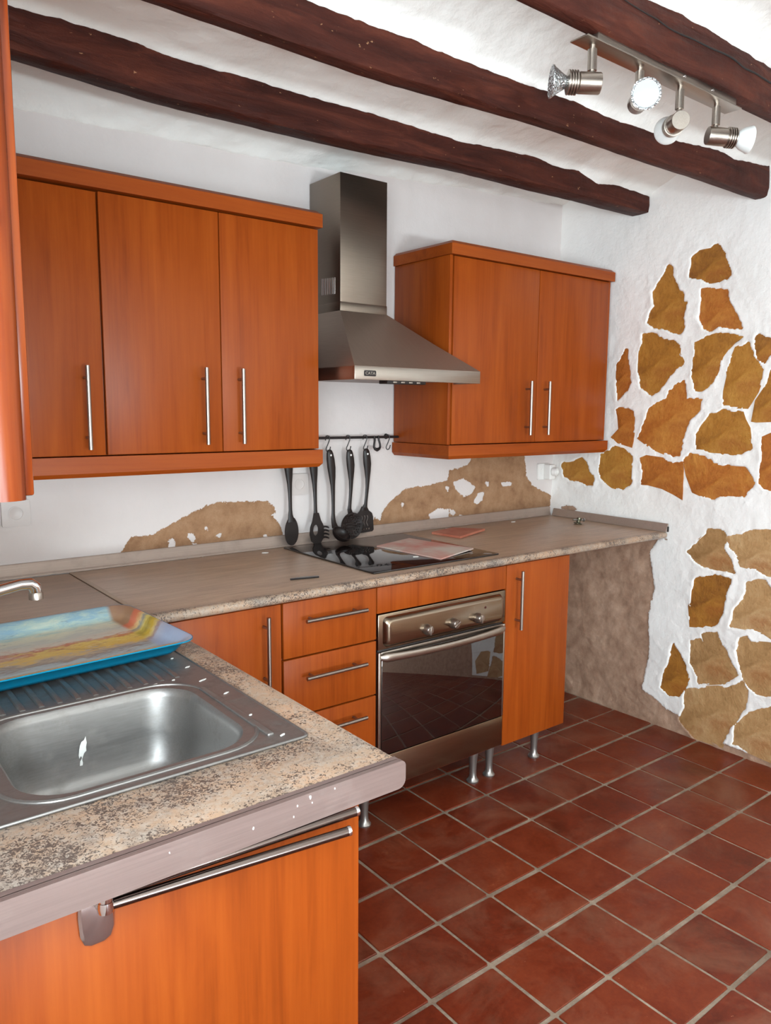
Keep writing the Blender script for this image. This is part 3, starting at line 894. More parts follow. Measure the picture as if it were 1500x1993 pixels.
# ---- floor: terracotta tiles in cement joints
bm = BM()
box(bm, X_L - 0.2, XW + 0.15, Y_F - 0.2, 0.08, -0.10, -0.0035)
fl_o = structure(mesh_obj('floor', bm, M['grout'], smooth=False))
TX = [-0.741, -0.530, -0.317, -0.112, 0.095, 0.310, 0.520, 0.730, 0.943, 1.164, 1.395, 1.612]
TY = [-0.015, -0.230, -0.440, -0.655, -0.875, -1.090, -1.297, -1.508, -1.720, -1.932, -2.144, -2.356, -2.568]
def tile_mesh(hx, hy, var):
    bm = BM()
    pts0 = rrect(0, 0, hx, hy, 0.0045, 2)
    rs = random.Random(var)
    wob = [(rs.uniform(-0.0012, 0.0012), rs.uniform(-0.0012, 0.0012)) for _ in pts0]
    R = [[(x + a, y + b) for (x, y), (a, b) in zip(pts0, wob)]]
    r1 = [Vector((x, y, -0.012)) for x, y in R[0]]
    r2 = [Vector((x, y, -0.0015)) for x, y in R[0]]
    r3 = [Vector((x * (1 - 0.0016 / hx), y * (1 - 0.0016 / hy), 0.0)) for x, y in R[0]]
    loft(bm, [r1, r2, r3], cap0=False)
    return bm
tile_mats = M['tile']
shared = {}
for i in range(len(TX) - 1):
    for j in range(len(TY) - 1):
        x0, x1, y1, y0 = TX[i], TX[i + 1], TY[j], TY[j + 1]
        hx, hy = (x1 - x0 - 0.0095) / 2, (y1 - y0 - 0.0135) / 2
        key = (i, (i * 7 + j * 3) % 4, round(hy, 3))
        if key not in shared:
            o = mesh_obj('tile', tile_mesh(hx, hy, key[1]), M['tile'], fl_o, angle=25)
            shared[key] = o.data
        else:
            o = link(bpy.data.objects.new('tile', shared[key]), fl_o)
        o.location = ((x0 + x1) / 2 + random.uniform(-0.0012, 0.0012), (y0 + y1) / 2 + random.uniform(-0.0018, 0.0018), random.uniform(-0.0006, 0.0006))
        o.rotation_euler = (random.uniform(-0.003, 0.003), random.uniform(-0.003, 0.003), random.uniform(-0.006, 0.006))
# the rest of the floor, under the sink cabinet and behind the camera, as one part
bm = BM()
ax = [TX[0] - 0.2125 * k for k in range(0, 6)]
for k in range(5):
    for j in range(37):
        y1 = -0.015 - 0.2125 * j
        if y1 - 0.2 < Y_F: continue
        x0, x1 = ax[k + 1], ax[k]
        if x0 < X_L: continue
        box(bm, x0 + 0.005, x1 - 0.005, y1 - 0.206, y1 - 0.006, -0.012, 0.0)
y1 = TY[-1]
while y1 - 0.2125 > Y_F:
    for i in range(len(TX) - 1):
        box(bm, TX[i] + 0.005, TX[i + 1] - 0.005, y1 - 0.206, y1 - 0.006, -0.012, 0.0)
    y1 -= 0.2125
o = mesh_obj('floor_tiles', bm, M['tile'], fl_o, smooth=False)
o['kind'] = 'stuff'

# ---- window on the left with its varnished casement standing open into the room
win = bpy.data.objects.new('window_1', None)
win.location = (X_L, (WY0 + WY1) / 2, WZ0)
COL.objects.link(win)
win['kind'] = 'structure'
bm = BM()
for (y0, y1, z0, z1) in ((WY0, WY0 + 0.05, WZ0, WZ1), (WY1 - 0.05, WY1, WZ0, WZ1), (WY0, WY1, WZ0, WZ0 + 0.05), (WY0, WY1, WZ1 - 0.05, WZ1)):
    box(bm, X_L - 0.06, X_L - 0.005, y0 + 0.001, y1 - 0.001, z0 + 0.001, z1 - 0.001, 0.004)
mesh_obj('window_frame', bm, M['pine'], win, offset=win.location)
# casement leaf: opened square to the wall, its end stile nearest the cabinets
SX1, SX0, SY, SZ0, SZ1 = -1.222, -1.600, -1.500, 1.316, 2.13
def stile_profile(x_out, sgn):
    # plan section of a moulded stile: rounded face, then a stepped rebate lip
    p = [(0.000, 0.016), (0.000, -0.004), (-0.003, -0.012), (-0.010, -0.0185), (-0.020, -0.022), (-0.032, -0.0225), (-0.040, -0.020),
         (-0.044, -0.014), (-0.060, -0.012), (-0.060, 0.016)]
    return [(x_out + sgn * a, SY + b) for a, b in p]
sash = bpy.data.objects.new('casement_leaf', None)
sash.location = Vector((SX0, SY, SZ0)) - Vector(win.location)
link(sash, win)
sash['label'] = 'varnished reddish pine casement leaf standing open at the left edge'
off = (SX0, SY, SZ0)
for nm, xo, sg in (('stile', SX1, 1), ('stile', SX0, -1)):
    bm = BM()
    pr = stile_profile(xo, sg)
    loft(bm, [[Vector((x, y, SZ0)) for x, y in pr], [Vector((x, y, SZ1)) for x, y in pr]])
    mesh_obj(nm, bm, M['pine'], sash, offset=off, angle=50)
bm = BM()
box(bm, SX1 - 0.006, SX1 + 0.011, SY - 0.001, SY + 0.015, SZ0 + 0.004, SZ1, 0.003)
mesh_obj('rebate_lip', bm, M['pine'], sash, offset=off)
for nm, z0, z1 in (('rail', SZ0 + 0.003, SZ0 + 0.065), ('rail', SZ1 - 0.06, SZ1)):
    bm = BM()
    box(bm, SX0 + 0.058, SX1 - 0.058, SY - 0.018, SY + 0.014, z0, z1, 0.006)
    mesh_obj(nm, bm, M['pine_x'], sash, offset=off)
bm = BM()
box(bm, SX0 + 0.055, SX1 - 0.055, SY - 0.002, SY + 0.002, SZ0 + 0.06, SZ1 - 0.055)
mesh_obj('pane', bm, M['glass'], sash, offset=off, smooth=False)
bm = BM()
box(bm, SX1 - 0.052, SX1 - 0.024, SY - 0.026, SY - 0.020, 1.605, 1.675, 0.003)
lathe(bm, [(0.011, 0), (0.012, 0.006), (0.007, 0.010), (0.0, 0.011)], (SX1 - 0.033, SY - 0.026, 1.655), (0, -1, 0))
tube(bm, [(SX1 - 0.040, SY - 0.033, 1.65), (SX1 - 0.052, SY - 0.042, 1.635), (SX1 - 0.075, SY - 0.044, 1.632)], 0.005)
mesh_obj('latch', bm, M['bar'], sash, offset=off)

# ================================================================ CABINETS
def handle_v(parent, x, yf, z0, z1, offset, r=0.0062):
    bm = BM()
    tube(bm, [(x, yf - 0.032, z0), (x, yf - 0.032, z1)], r, 14)
    for z in (z0 + 0.033, z1 - 0.033):
        tube(bm, [(x, yf, z), (x, yf - 0.032, z)], 0.0042, 10)
    return mesh_obj('handle', bm, M['bar'], parent, offset=offset)

def handle_h(parent, x0, x1, yf, z, offset, r=0.0062):
    bm = BM()
    tube(bm, [(x0, yf - 0.032, z), (x1, yf - 0.032, z)], r, 14)
    for x in (x0 + 0.028, x1 - 0.032):
        tube(bm, [(x, yf, z), (x, yf - 0.032, z)], 0.0042, 10)
    return mesh_obj('handle', bm, M['bar'], parent, offset=offset)

def front(name, parent, x0, x1, z0, z1, yf, offset, mat='door', th=0.018):
    bm = BM()
    box(bm, x0 + 0.0012, x1 - 0.0012, yf, yf + th, z0 + 0.001, z1 - 0.001, 0.0016)
    return mesh_obj(name, bm, M[mat], parent, offset=offset)

def slab(bm, x0, x1, yb, yf, z0, z1, ch, top=True, l=True, r=True, cin=0.012):
    """cornice or pelmet: a slab whose outer arris is chamfered on the front and the free ends"""
    def rect(i):
        return [(x0 + (i if l else 0), yb), (x1 - (i if r else 0), yb), (x1 - (i if r else 0), yf + i), (x0 + (i if l else 0), yf + i)]
    lv = [(z0, 0), (z1 - ch, 0), (z1, cin)] if top else [(z0, cin), (z0 + ch, 0), (z1, 0)]
    loft(bm, [[Vector((x, y, z)) for x, y in rect(i)] for z, i in lv])

UF = -0.345
# ---- wall cabinets left of the hood
def wall_cabinet(label, x0, x1, z0, z1, depth=0.324):
    root = thing('wall_cabinet', label, 'cabinet', (x0, 0.0, z0))
    return root
W1 = wall_cabinet('single-door cherry wall cabinet, leftmost, next to the open window leaf', -1.145, -0.7375, 1.297, 2.025)
o1 = W1.location
bm = BM(); box(bm, -1.145, -0.7378, -0.320, -0.005, 1.298, 2.024, 0.001); mesh_obj('carcass', bm, M['carcass'], W1, offset=o1)
d = front('door', W1, -1.142, -0.7385, 1.298, 2.021, UF + 0.007, o1); d.name = 'door'
handle_v(d, -0.7905, UF + 0.007, 1.317, 1.549, o1)
W2 = wall_cabinet('double-door cherry wall cabinet immediately left of the cooker hood', -0.7365, -0.019, 1.297, 2.025)
o2 = W2.location
bm = BM(); box(bm, -0.7372, -0.019, -0.326, -0.005, 1.298, 2.024, 0.001); mesh_obj('carcass', bm, M['door'], W2, offset=o2)
d = front('door', W2, -0.7365, -0.3775, 1.299, 2.022, UF, o2); handle_v(d, -0.4415, UF, 1.324, 1.556, o2)
d = front('door', W2, -0.3768, -0.0190, 1.299, 2.022, UF, o2); handle_v(d, -0.319, UF, 1.324, 1.557, o2)
bm = BM(); slab(bm, -1.145, -0.011, -0.005, -0.360, 2.026, 2.080, 0.012, True, False, True, 0.016)
put(tag(mesh_obj('cornice', bm, M['trim']), 'long cherry cornice moulding along the top of the left wall cabinets', 'moulding'), -0.58, 0, 2.026)
bm = BM(); slab(bm, -1.145, -0.012, -0.005, -0.357, 1.238, 1.2965, 0.012, False, False, True, 0.010)
put(tag(mesh_obj('pelmet', bm, M['trim']), 'cherry pelmet board under the left wall cabinets, above the left sockets', 'moulding'), -0.58, 0, 1.238)

# ---- wall cabinet right of the hood
W3 = wall_cabinet('double-door cherry wall cabinet right of the cooker hood, beside the stone wall', 0.577, 1.572, 1.297, 2.020)
o3 = W3.location
bm = BM(); box(bm, 0.593, 1.556, -0.324, -0.005, 1.298, 2.018, 0.001); mesh_obj('carcass', bm, M['carcass'], W3, offset=o3)
for x0, x1 in ((0.577, 0.5925), (1.5565, 1.572)):
    bm = BM(); box(bm, x0, x1, -0.341, -0.005, 1.298, 2.018, 0.002); mesh_obj('side_panel', bm, M['door'], W3, offset=o3)
d = front('door', W3, 0.5945, 1.0833, 1.299, 2.016, UF, o3); handle_v(d, 1.018, UF, 1.331, 1.556, o3)
d = front('door', W3, 1.0842, 1.5560, 1.299, 2.016, UF, o3); handle_v(d, 1.133, UF, 1.331, 1.557, o3)
bm = BM(); slab(bm, 0.570, 1.580, -0.005, -0.358, 2.0185, 2.070, 0.012, True, True, True, 0.014); mesh_obj('cornice', bm, M['trim'], W3, offset=o3)
bm = BM(); slab(bm, 0.570, 1.578, -0.005, -0.358, 1.242, 1.2965, 0.014, False, True, True, 0.012); mesh_obj('pelmet', bm, M['trim'], W3, offset=o3)

# ---- base cabinets
BF = -0.651
def leg_bm(bm, x, y, top):
    lathe(bm, [(0.0, 0.0), (0.023, 0.0), (0.024, 0.006), (0.019, 0.012), (0.0145, 0.022), (0.0135, 0.045), (0.015, 0.075), (0.019, 0.115), (0.023, top - 0.012), (0.030, top - 0.006), (0.030, top), (0, top)], (x, y, 0), (0, 0, 1), 20)
    return bm
def legs(parent, spots, top, offset):
    for x, y in spots:
        mesh_obj('leg', leg_bm(BM(), x, y, top), M['leg'], parent, offset=offset)

def base(label, x0, x1, mat='door'):
    r = thing('base_cabinet', label, 'cabinet', (x0, BF, 0.0))
    bm = BM(); box(bm, x0 + 0.0006, x1 - 0.0006, BF + 0.019, -0.035, 0.167, 0.874, 0.001)
    mesh_obj('carcass', bm, M[mat], r, offset=r.location)
    return r
C1 = base('cherry base cabinet in the inner corner, with a tall bar handle', -0.775, -0.351)
d = front('door', C1, -0.715, -0.3525, 0.167, 0.868, BF, C1.location); handle_v(d, -0.412, BF, 0.622, 0.843, C1.location)
legs(C1, [(-0.40, -0.55), (-0.70, -0.55), (-0.40, -0.10)], 0.167, C1.location)
C2 = base('cherry base unit of three drawers left of the oven', -0.3485, -0.001)
for z0, z1, hz, nm in ((0.6955, 0.868, 0.8105, 'drawer'), (0.512, 0.6925, 0.634, 'drawer'), (0.167, 0.509, 0.4575, 'drawer')):
    d = front(nm, C2, -0.3475, -0.0015, z0, z1, BF, C2.location)
    handle_h(d, -0.285, -0.061, BF, hz, C2.location)
legs(C2, [(-0.30, -0.55), (-0.03, -0.10)], 0.167, C2.location)
# oven housing: carcass around the oven, filler board above it
C3 = thing('oven_housing', 'cherry housing around the built-in oven with a plain board above it', 'cabinet', (0.0, BF, 0))
oo = C3.location
bm = BM()
box(bm, 0.0005, 0.0035, BF + 0.019, -0.035, 0.170, 0.874)
box(bm, 0.5965, 0.5995, BF + 0.019, -0.035, 0.170, 0.874)
box(bm, 0.0035, 0.5965, BF + 0.019, -0.035, 0.781, 0.874)
box(bm, 0.0035, 0.5965, -0.045, -0.035, 0.17, 0.781)
mesh_obj('carcass', bm, M['carcass'], C3, offset=oo)
front('filler_panel', C3, 0.0005, 0.5995, 0.779, 0.868, BF, oo)
bm = BM(); box(bm, 0.004, 0.596, BF + 0.03, -0.05, 0.155, 0.1745); mesh_obj('bottom_board', bm, M['carcass'], C3, offset=oo)
legs(C3, [(0.552, -0.548), (0.028, -0.548), (0.552, -0.10)], 0.157, oo)
C4 = base('narrow cherry base cabinet right of the oven, at the free end of the run', 0.6005, 0.9634)
d = front('door', C4, 0.6010, 0.9634, 0.167, 0.868, BF, C4.location); handle_v(d, 0.654, BF, 0.621, 0.844, C4.location)
legs(C4, [(0.640, -0.549), (0.908, -0.546), (0.640, -0.10), (0.908, -0.10)], 0.167, C4.location)

# ---- sink cabinet under the near end of the worktop
C5 = thing('sink_cabinet', 'cherry end panel and cabinet below the sink, nearest the camera', 'cabinet', (-1.2, -1.66, 0))
oo = C5.location
bm = BM(); box(bm, -1.612, -0.807, -1.664, -1.646, 0.10, 0.8625, 0.002); e_p = mesh_obj('end_panel', bm, M['door'], C5, offset=oo)
bm = BM(); box(bm, -0.826, -0.808, -1.645, -0.700, 0.14, 0.868, 0.002); mesh_obj('front_panel', bm, M['door'], C5, offset=oo)
bm = BM(); box(bm, -1.610, -0.830, -1.645, -0.700, 0.11, 0.13, 0.001); mesh_obj('bottom_board', bm, M['carcass'], C5, offset=oo)
bm = BM(); box(bm, -1.590, -0.85, -1.60, -1.585, 0.0, 0.11, 0.001); mesh_obj('plinth', bm, M['carcass'], C5, offset=oo)

# ================================================================ WORKTOPS
H = 0.904
ZB = 0.8745
def nosing(y):
    pts = [(-0.020, ZB), (-0.020, H)]
    r = 0.0145
    cy = y + r
    for k in range(9):
        a = PI / 2 + PI * k / 8
        pts.append((cy + r * math.cos(a), (H + ZB) / 2 + (H - ZB) / 2 * math.sin(a)))
    return pts
bm = BM()
pr = nosing(-0.681)
loft(bm, [[Vector((-0.757, y, z)) for y, z in pr], [Vector((XW + SK * y - 0.012, y, z)) for y, z in pr]])
wt1 = tag(mesh_obj('worktop', bm, M['worktop_back'], angle=50), 'dusty speckled tan worktop along the back wall under the hood', 'worktop')
put(wt1, 0.0, -0.02, ZB)
# sink run: plate with the cut-out, rounded right-hand edge
outer = [(-1.616, -0.020), (-0.769, -0.020), (-0.769, -0.690), (-0.757, -0.700), (-0.757, -1.699), (-1.616, -1.699)]
hole = rrect(-1.075, -1.134, 0.236, 0.404, 0.03, 4)
bm = plate(outer, [hole], H - ZB, 0.007)
bmesh.ops.translate(bm, vec=(0, 0, ZB), verts=bm.verts)
wt2 = tag(mesh_obj('worktop', bm, M['worktop_sink'], angle=50), 'speckled tan worktop around the sink, with metal edging on its near end', 'worktop')
bm = BM()
prof = [(-1.616, 0.861), (-1.616, 0.9052)] 
cx, zt, zb_ = -0.752, 0.9052, 0.861
for k in range(7):
    a = PI / 2 - PI / 2 * k / 6
    prof.append((cx - 0.010 + 0.010 * math.cos(a), zt - 0.010 + 0.010 * math.sin(a)))
for k in range(7):
    a = 0 - PI / 2 * k / 6
    prof.append((cx - 0.014 + 0.014 * math.cos(a), zb_ + 0.014 + 0.014 * math.sin(a)))
prism(bm, prof, lambda a, b, s_: (a, -1.7095 if s_ else -1.700, b))
box(bm, -1.616, -0.760, -1.701, -1.691, H, H + 0.0012)
mesh_obj('edge_strip', bm, M['strip'], wt2, angle=30)['label'] = 'scuffed aluminium edge strip'
bm = BM(); box(bm, -0.770, -0.756, -0.690, -0.021, H - 0.002, H + 0.0012, 0.0004); mesh_obj('joint_strip', bm, simple('beige_joint_strip', srgb(178, 156, 134), 0.5), wt2)['label'] = 'beige joint strip'
put_children = list(wt2.children)

def drip(x, z, s_, seed):
    rs = random.Random(seed)
    pts = [(x + math.cos(2 * PI * i / 9) * s_ * rs.uniform(0.5, 1.1), z + math.sin(2 * PI * i / 9) * s_ * 1.5 * rs.uniform(0.5, 1.1)) for i in range(9)]
    bm = BM()
    prism(bm, pts, lambda a, b, k: (a, -1.7103 if k else -1.7095, b))
    mesh_obj('paint_splash', bm, M['dried_paint'], wt2, smooth=False)
for i, (x, z, s_) in enumerate(((-0.924, 0.899, 0.0035), (-0.945, 0.893, 0.0020), (-0.883, 0.899, 0.0018), (-1.013, 0.884, 0.0026), (-0.951, 0.879, 0.0016), (-0.921, 0.890, 0.0016), (-1.128, 0.892, 0.0016))):
    drip(x, z, s_ * 0.65, 60 + i)

# aluminium upstands
def upstand_prof(hh=0.040, dp=0.019):
    return [(0.0, 0.0), (dp, 0.0), (dp, 0.006), (dp - 0.004, 0.012), (0.009, hh - 0.006), (0.006, hh), (0.0, hh)]
bm = BM()
loft(bm, [[Vector((x, -0.0012 - a, H + 0.001 + b)) for a, b in upstand_prof(0.044)] for x in (-1.618, 1.596)])
us = tag(mesh_obj('upstand', bm, M['upstand'], angle=25), 'long dull aluminium upstand along the back wall behind the worktop', 'trim')
put(us, 0, 0, H)
bm = BM()
loft(bm, [[Vector((XW + SK * y - 0.010 - a, y, H + 0.001 + b)) for a, b in upstand_prof(0.036)] for y in (-0.028, -0.684)])
us = tag(mesh_obj('upstand', bm, M['upstand'], angle=25), 'short aluminium upstand on the right wall at the end of the worktop', 'trim')
put(us, XW, -0.35, H)
bm = BM(); box(bm, XW - 0.036, XW - 0.026, -0.6862, -0.6842, H + 0.001, H + 0.024); mesh_obj('end_slot', bm, M['dark'], us, offset=us.location)

# ================================================================ COOKER HOOD
hood = thing('cooker_hood', 'brushed steel chimney cooker hood between the wall cabinets', 'hood', (0.32, 0, 1.532))
oh = hood.location
hx0, hx1, hd = 0.033, 0.612, -0.48
cx0, cx1, cd = 0.1645, 0.3796, -0.207
bm = BM()
R0 = [(hx0, -0.004), (hx1, -0.004), (hx1, hd), (hx0, hd)]
R1 = [(cx0, -0.004), (cx1, -0.004), (cx1, cd), (cx0, cd)]
def lerp_rect(t): return [((1 - t) * a[0] + t * b[0], (1 - t) * a[1] + t * b[1]) for a, b in zip(R0, R1)]
rings = [[Vector((x, y, 1.5755)) for x, y in R0]]
for t, z in ((0.0, 1.5765), (0.5, 1.680), (1.0, 1.790)):
    rings.append([Vector((x, y, z)) for x, y in lerp_rect(t)])
loft(bm, rings)
mesh_obj('canopy', bm, M['canopy'], hood, offset=oh, angle=15)
bm = BM()
box(bm, hx0, hx1, hd, hd + 0.012, 1.532, 1.5758, 0.0015)
box(bm, hx0, hx0 + 0.012, hd + 0.011, -0.004, 1.532, 1.5758, 0.0015)
box(bm, hx1 - 0.012, hx1, hd + 0.011, -0.004, 1.532, 1.5758, 0.0015)
mesh_obj('rim_band', bm, M['steel'], hood, offset=oh)
bm = BM(); box(bm, hx0 + 0.013, hx1 - 0.013, hd + 0.013, -0.01, 1.541, 1.546)
mesh_obj('filter', bm, M['alu'], hood, offset=oh, smooth=False)
bm = BM(); box(bm, cx0, cx1, cd, -0.004, 1.789, 1.822, 0.001); box(bm, cx0 + 0.0015, cx1 - 0.0015, cd + 0.0015, -0.004, 1.821, 2.270, 0.001)
ch = mesh_obj('chimney', bm, M['hood'], hood, offset=oh)
for k in range(8):
    y = -0.088 - k * 0.0117
    bm = BM(); tube(bm, [(cx0 + 0.0010, y, 1.856 - 0.0006 * k), (cx0 + 0.0010, y - 0.001, 1.915 - 0.0007 * k)], 0.0026, 8, 0.5, up=(0, 1, 0))
    mesh_obj('vent_slot', bm, M['chrome'], ch, offset=oh)
bm = BM(); box(bm, 0.172, 0.345, hd + 0.002, hd + 0.05, 1.5215, 1.534, 0.002)
cp = mesh_obj('control_strip', bm, M['black'], hood, offset=oh)
bm = BM()
for x in (0.205, 0.24, 0.275, 0.31): box(bm, x - 0.008, x + 0.008, hd + 0.0005, hd + 0.003, 1.5245, 1.5295, 0.0005)
o = mesh_obj('button_row', bm, M['steel'], cp, offset=oh); o['kind'] = 'stuff'

def text_bm(body, size, depth, mtx):
    cu = bpy.data.curves.new('tmp', 'FONT')
    cu.body = body
    cu.size = size
    cu.extrude = depth
    cu.align_x = 'CENTER'
    cu.align_y = 'CENTER'
    ob = bpy.data.objects.new('tmp', cu)
    COL.objects.link(ob)
    me = bpy.data.meshes.new_from_object(ob.evaluated_get(bpy.context.evaluated_depsgraph_get()))
    bpy.data.objects.remove(ob)
    bpy.data.curves.remove(cu)
    me.transform(mtx)
    bm = BM(); bm.from_mesh(me); bpy.data.meshes.remove(me)
    return bm
bm = plate(rrect(0, 0, 0.0245, 0.0095, 0.004, 4), [], 0.0016)
bmesh.ops.transform(bm, matrix=Matrix.Translation((0.096, hd - 0.0003, 1.5535)) @ Matrix.Rotation(PI / 2, 4, 'X'), verts=bm.verts)
bd = mesh_obj('badge', bm, M['iron'], hood, offset=oh, smooth=False)
mesh_obj('lettering', text_bm('CATA', 0.0135, 0.0004, Matrix.Translation((0.096, hd - 0.0022, 1.5533)) @ Matrix.Rotation(PI / 2, 4, 'X') @ Matrix.Scale(1.15, 4, (1, 0, 0))), M['steel'], bd, offset=oh, smooth=False)['label'] = 'raised letters CATA'

# ================================================================ OVEN
ov = thing('oven', 'built-in steel oven with dark glass door and three knobs', 'oven', (0.3, BF, 0.176))
oo = ov.location
bm = BM(); box(bm, 0.008, 0.592, BF + 0.006, -0.09, 0.178, 0.774, 0.002); mesh_obj('body', bm, M['iron'], ov, offset=oo)
bm = BM()
box(bm, 0.004, 0.596, BF - 0.002, BF + 0.012, 0.657, 0.7765, 0.003)
def field(x0, x1, z0, z1, y0, y1, inset, r):
    def rr(i, y): return [Vector((x, y, z)) for x, z in rrect((x0 + x1) / 2, (z0 + z1) / 2, (x1 - x0) / 2 - i, (z1 - z0) / 2 - i, r, 5)]
    loft(bm, [rr(0, y0), rr(inset * 0.25, y0 + (y1 - y0) * 0.45), rr(inset * 0.6, y0 + (y1 - y0) * 0.85), rr(inset, y1)])
field(0.022, 0.578, 0.664, 0.767, BF - 0.001, BF - 0.020, 0.016, 0.018)
cpn = mesh_obj('control_panel', bm, M['oven_steel'], ov, offset=oo, angle=40)
for x, z, tl in ((0.197, 0.7005, 0.15), (0.318, 0.7015, 1.0), (0.437, 0.7005, 0.05)):
    bm = BM()
    y = BF - 0.020
    lathe(bm, [(0.0, 0), (0.0185, 0.0), (0.0185, 0.006), (0.0165, 0.010), (0.015, 0.019), (0.012, 0.022), (0, 0.0225)], (x, y, z), (0, -1, 0), 24)
    s_ = BM(); box(s_, -0.0042, 0.0042, -0.026, -0.014, -0.0155, 0.0155, 0.002)
    absorb(bm, s_, Matrix.Translation((x, y, z)) @ Matrix.Rotation(tl, 4, 'Y'))
    mesh_obj('knob', bm, M['bar'], cpn, offset=oo)
bm = BM(); lathe(bm, [(0, 0), (0.0045, 0), (0.0045, 0.0012), (0, 0.0016)], (0.474, BF - 0.0195, 0.733), (0, -1, 0), 14); mesh_obj('pilot_lamp', bm, simple('dark_red_lens', srgb(70, 26, 20), 0.3), cpn, offset=oo)
# door
bm = BM()
box(bm, 0.004, 0.0165, BF - 0.006, BF + 0.01, 0.293, 0.650, 0.003)
box(bm, 0.5865, 0.596, BF - 0.006, BF + 0.01, 0.293, 0.650, 0.003)
box(bm, 0.016, 0.587, BF - 0.004, BF + 0.01, 0.634, 0.650, 0.002)
od = mesh_obj('door', bm, M['steel'], ov, offset=oo)
bm = BM(); box(bm, 0.0163, 0.5867, BF - 0.0075, BF + 0.004, 0.295, 0.6345, 0.002); mesh_obj('glass', bm, M['oven_glass'], od, offset=oo)
bm = BM()
pts, rad = [], []
for k in range(33):
    t = k / 32
    x = 0.010 + 0.580 * t
    bulge = math.sin(PI * t) ** 0.6 if 0 < t < 1 else 0
    pts.append((x, BF - 0.008 - 0.022 * bulge, 0.634 - 0.006 * bulge))
    rad.append(0.0165 - 0.004 * bulge if 0 < k < 32 else 0.008)
tube(bm, pts, rad, 14, 0.5, up=(0, 0, 1))
mesh_obj('handle', bm, M['steel'], od, offset=oo, angle=70)
bm = BM(); box(bm, 0.004, 0.596, BF - 0.004, BF + 0.012, 0.1765, 0.2905, 0.003); mesh_obj('lower_panel', bm, M['oven_steel'], ov, offset=oo)

# ================================================================ SINK, TAP, TRAY
sk = thing('sink', 'steel inset sink with one bowl and a ribbed drainer', 'sink', (-1.075, -1.134, H))
osk = sk.location
ZS = H + 0.0035
bowl_c = (-1.072, -1.355)
BHX, BHY = 0.176, 0.160
bm = plate(rrect(-1.075, -1.134, 0.2505, 0.4155, 0.012, 4), [rrect(*bowl_c, BHX, BHY, 0.075, 8)], 0.0035)
bmesh.ops.translate(bm, vec=(0, 0, H + 0.0002), verts=bm.verts)
rim_out = rrect(-1.075, -1.134, 0.2505, 0.4155, 0.012, 4)
tube(bm, [(x, y, H + 0.0025) for x, y in rim_out] + [(rim_out[0][0], rim_out[0][1], H + 0.0025)], 0.0028, 8)
rings = []
for i, z in ((0, ZS), (0.004, ZS - 0.004), (0.007, ZS - 0.014), (0.014, ZS - 0.08), (0.022, ZS - 0.125), (0.034, ZS - 0.143), (0.055, ZS - 0.152), (0.10, ZS - 0.155)):
    rings.append([Vector((x, y, z)) for x, y in rrect(*bowl_c, BHX - i, BHY - i, max(0.075 - i * 0.5, 0.03), 8)])
loft(bm, rings, cap0=False)
o = mesh_obj('basin', bm, M['sink_steel'], sk, offset=osk, angle=45)
bd_pts = []
for x, y in rrect(*bowl_c, BHX + 0.022, BHY + 0.014, 0.085, 8):
    bd_pts.append((x, y, ZS - 0.001))
bm = BM(); tube(bm, bd_pts + bd_pts[:1], 0.0042, 8); mesh_obj('raised_bead', bm, M['sink_steel'], sk, offset=osk)
bm = BM(); box(bm, -0.881, -0.869, -1.515, -1.25, ZS - 0.002, ZS + 0.004, 0.0028, 3); mesh_obj('side_rib', bm, M['sink_steel'], sk, offset=osk)
for k in range(13):
    x = -1.265 + k * 0.0315
    bm = BM(); tube(bm, [(x, -1.165, ZS - 0.002), (x, -1.145, ZS + 0.001), (x, -0.79, ZS + 0.001), (x, -0.77, ZS - 0.002)], 0.0062, 8, 0.7)
    mesh_obj('drainer_rib', bm, M['sink_steel'], sk, offset=osk)
bm = BM(); lathe(bm, [(0, 0), (0.036, 0), (0.040, 0.003), (0.034, 0.004), (0.018, 0.002), (0, 0.003)], (-1.072, -1.355, ZS - 0.1545), (0, 0, 1)); mesh_obj('drain', bm, M['chrome'], sk, offset=osk)
bm = BM()
for y in (-1.375, -1.36, -1.345): box(bm, -1.2442, -1.2385, y - 0.004, y + 0.004, ZS - 0.046, ZS - 0.024, 0.001)
o = mesh_obj('overflow_slot', bm, M['dark'], sk, offset=osk); o['label'] = 'black overflow slots'
# dried white paint inside the bowl and on the rim
def splash(parent, c, u, v, n, sx, sy, seed, offset):
    rs = random.Random(seed)
    c, u, v, n = Vector(c), Vector(u).normalized(), Vector(v).normalized(), Vector(n).normalized()
    k = 14
    ring = [c + u * math.cos(2 * PI * i / k) * sx * rs.uniform(0.55, 1.1) + v * math.sin(2 * PI * i / k) * sy * rs.uniform(0.6, 1.1) for i in range(k)]
    bm = BM()
    loft(bm, [[p for p in ring], [p * 0.9 + c * 0.1 + n * 0.0008 for p in ring]], cap0=False)
    return mesh_obj('paint_splash', bm, M['flake'], parent, offset=offset, smooth=False)
yb = bowl_c[1] + BHY - 0.0155
splash(sk, (-1.085, yb - 0.0012, ZS - 0.075), (1, 0, 0.25), (0.2, 0, 1), (0, -1, 0), 0.008, 0.022, 3, osk)
splash(sk, (-1.090, yb - 0.0022, ZS - 0.105), (1, 0, 0.1), (0.1, 0, 1), (0, -1, 0), 0.004, 0.014, 4, osk)
for i, (x, y) in enumerate(((-0.862, -1.42), (-0.849, -1.30), (-0.855, -1.21), (-0.90, -1.176), (-0.846, -1.12), (-0.94, -1.18), (-0.95, -1.527), (-0.86, -1.525), (-0.885, -1.10), (-0.85, -1.05))):
    splash(sk, (x, y, ZS + 0.0005), (1, 0.4, 0), (-0.4, 1, 0), (0, 0, 1), 0.004 + 0.003 * (i % 3), 0.003, 20 + i, osk)

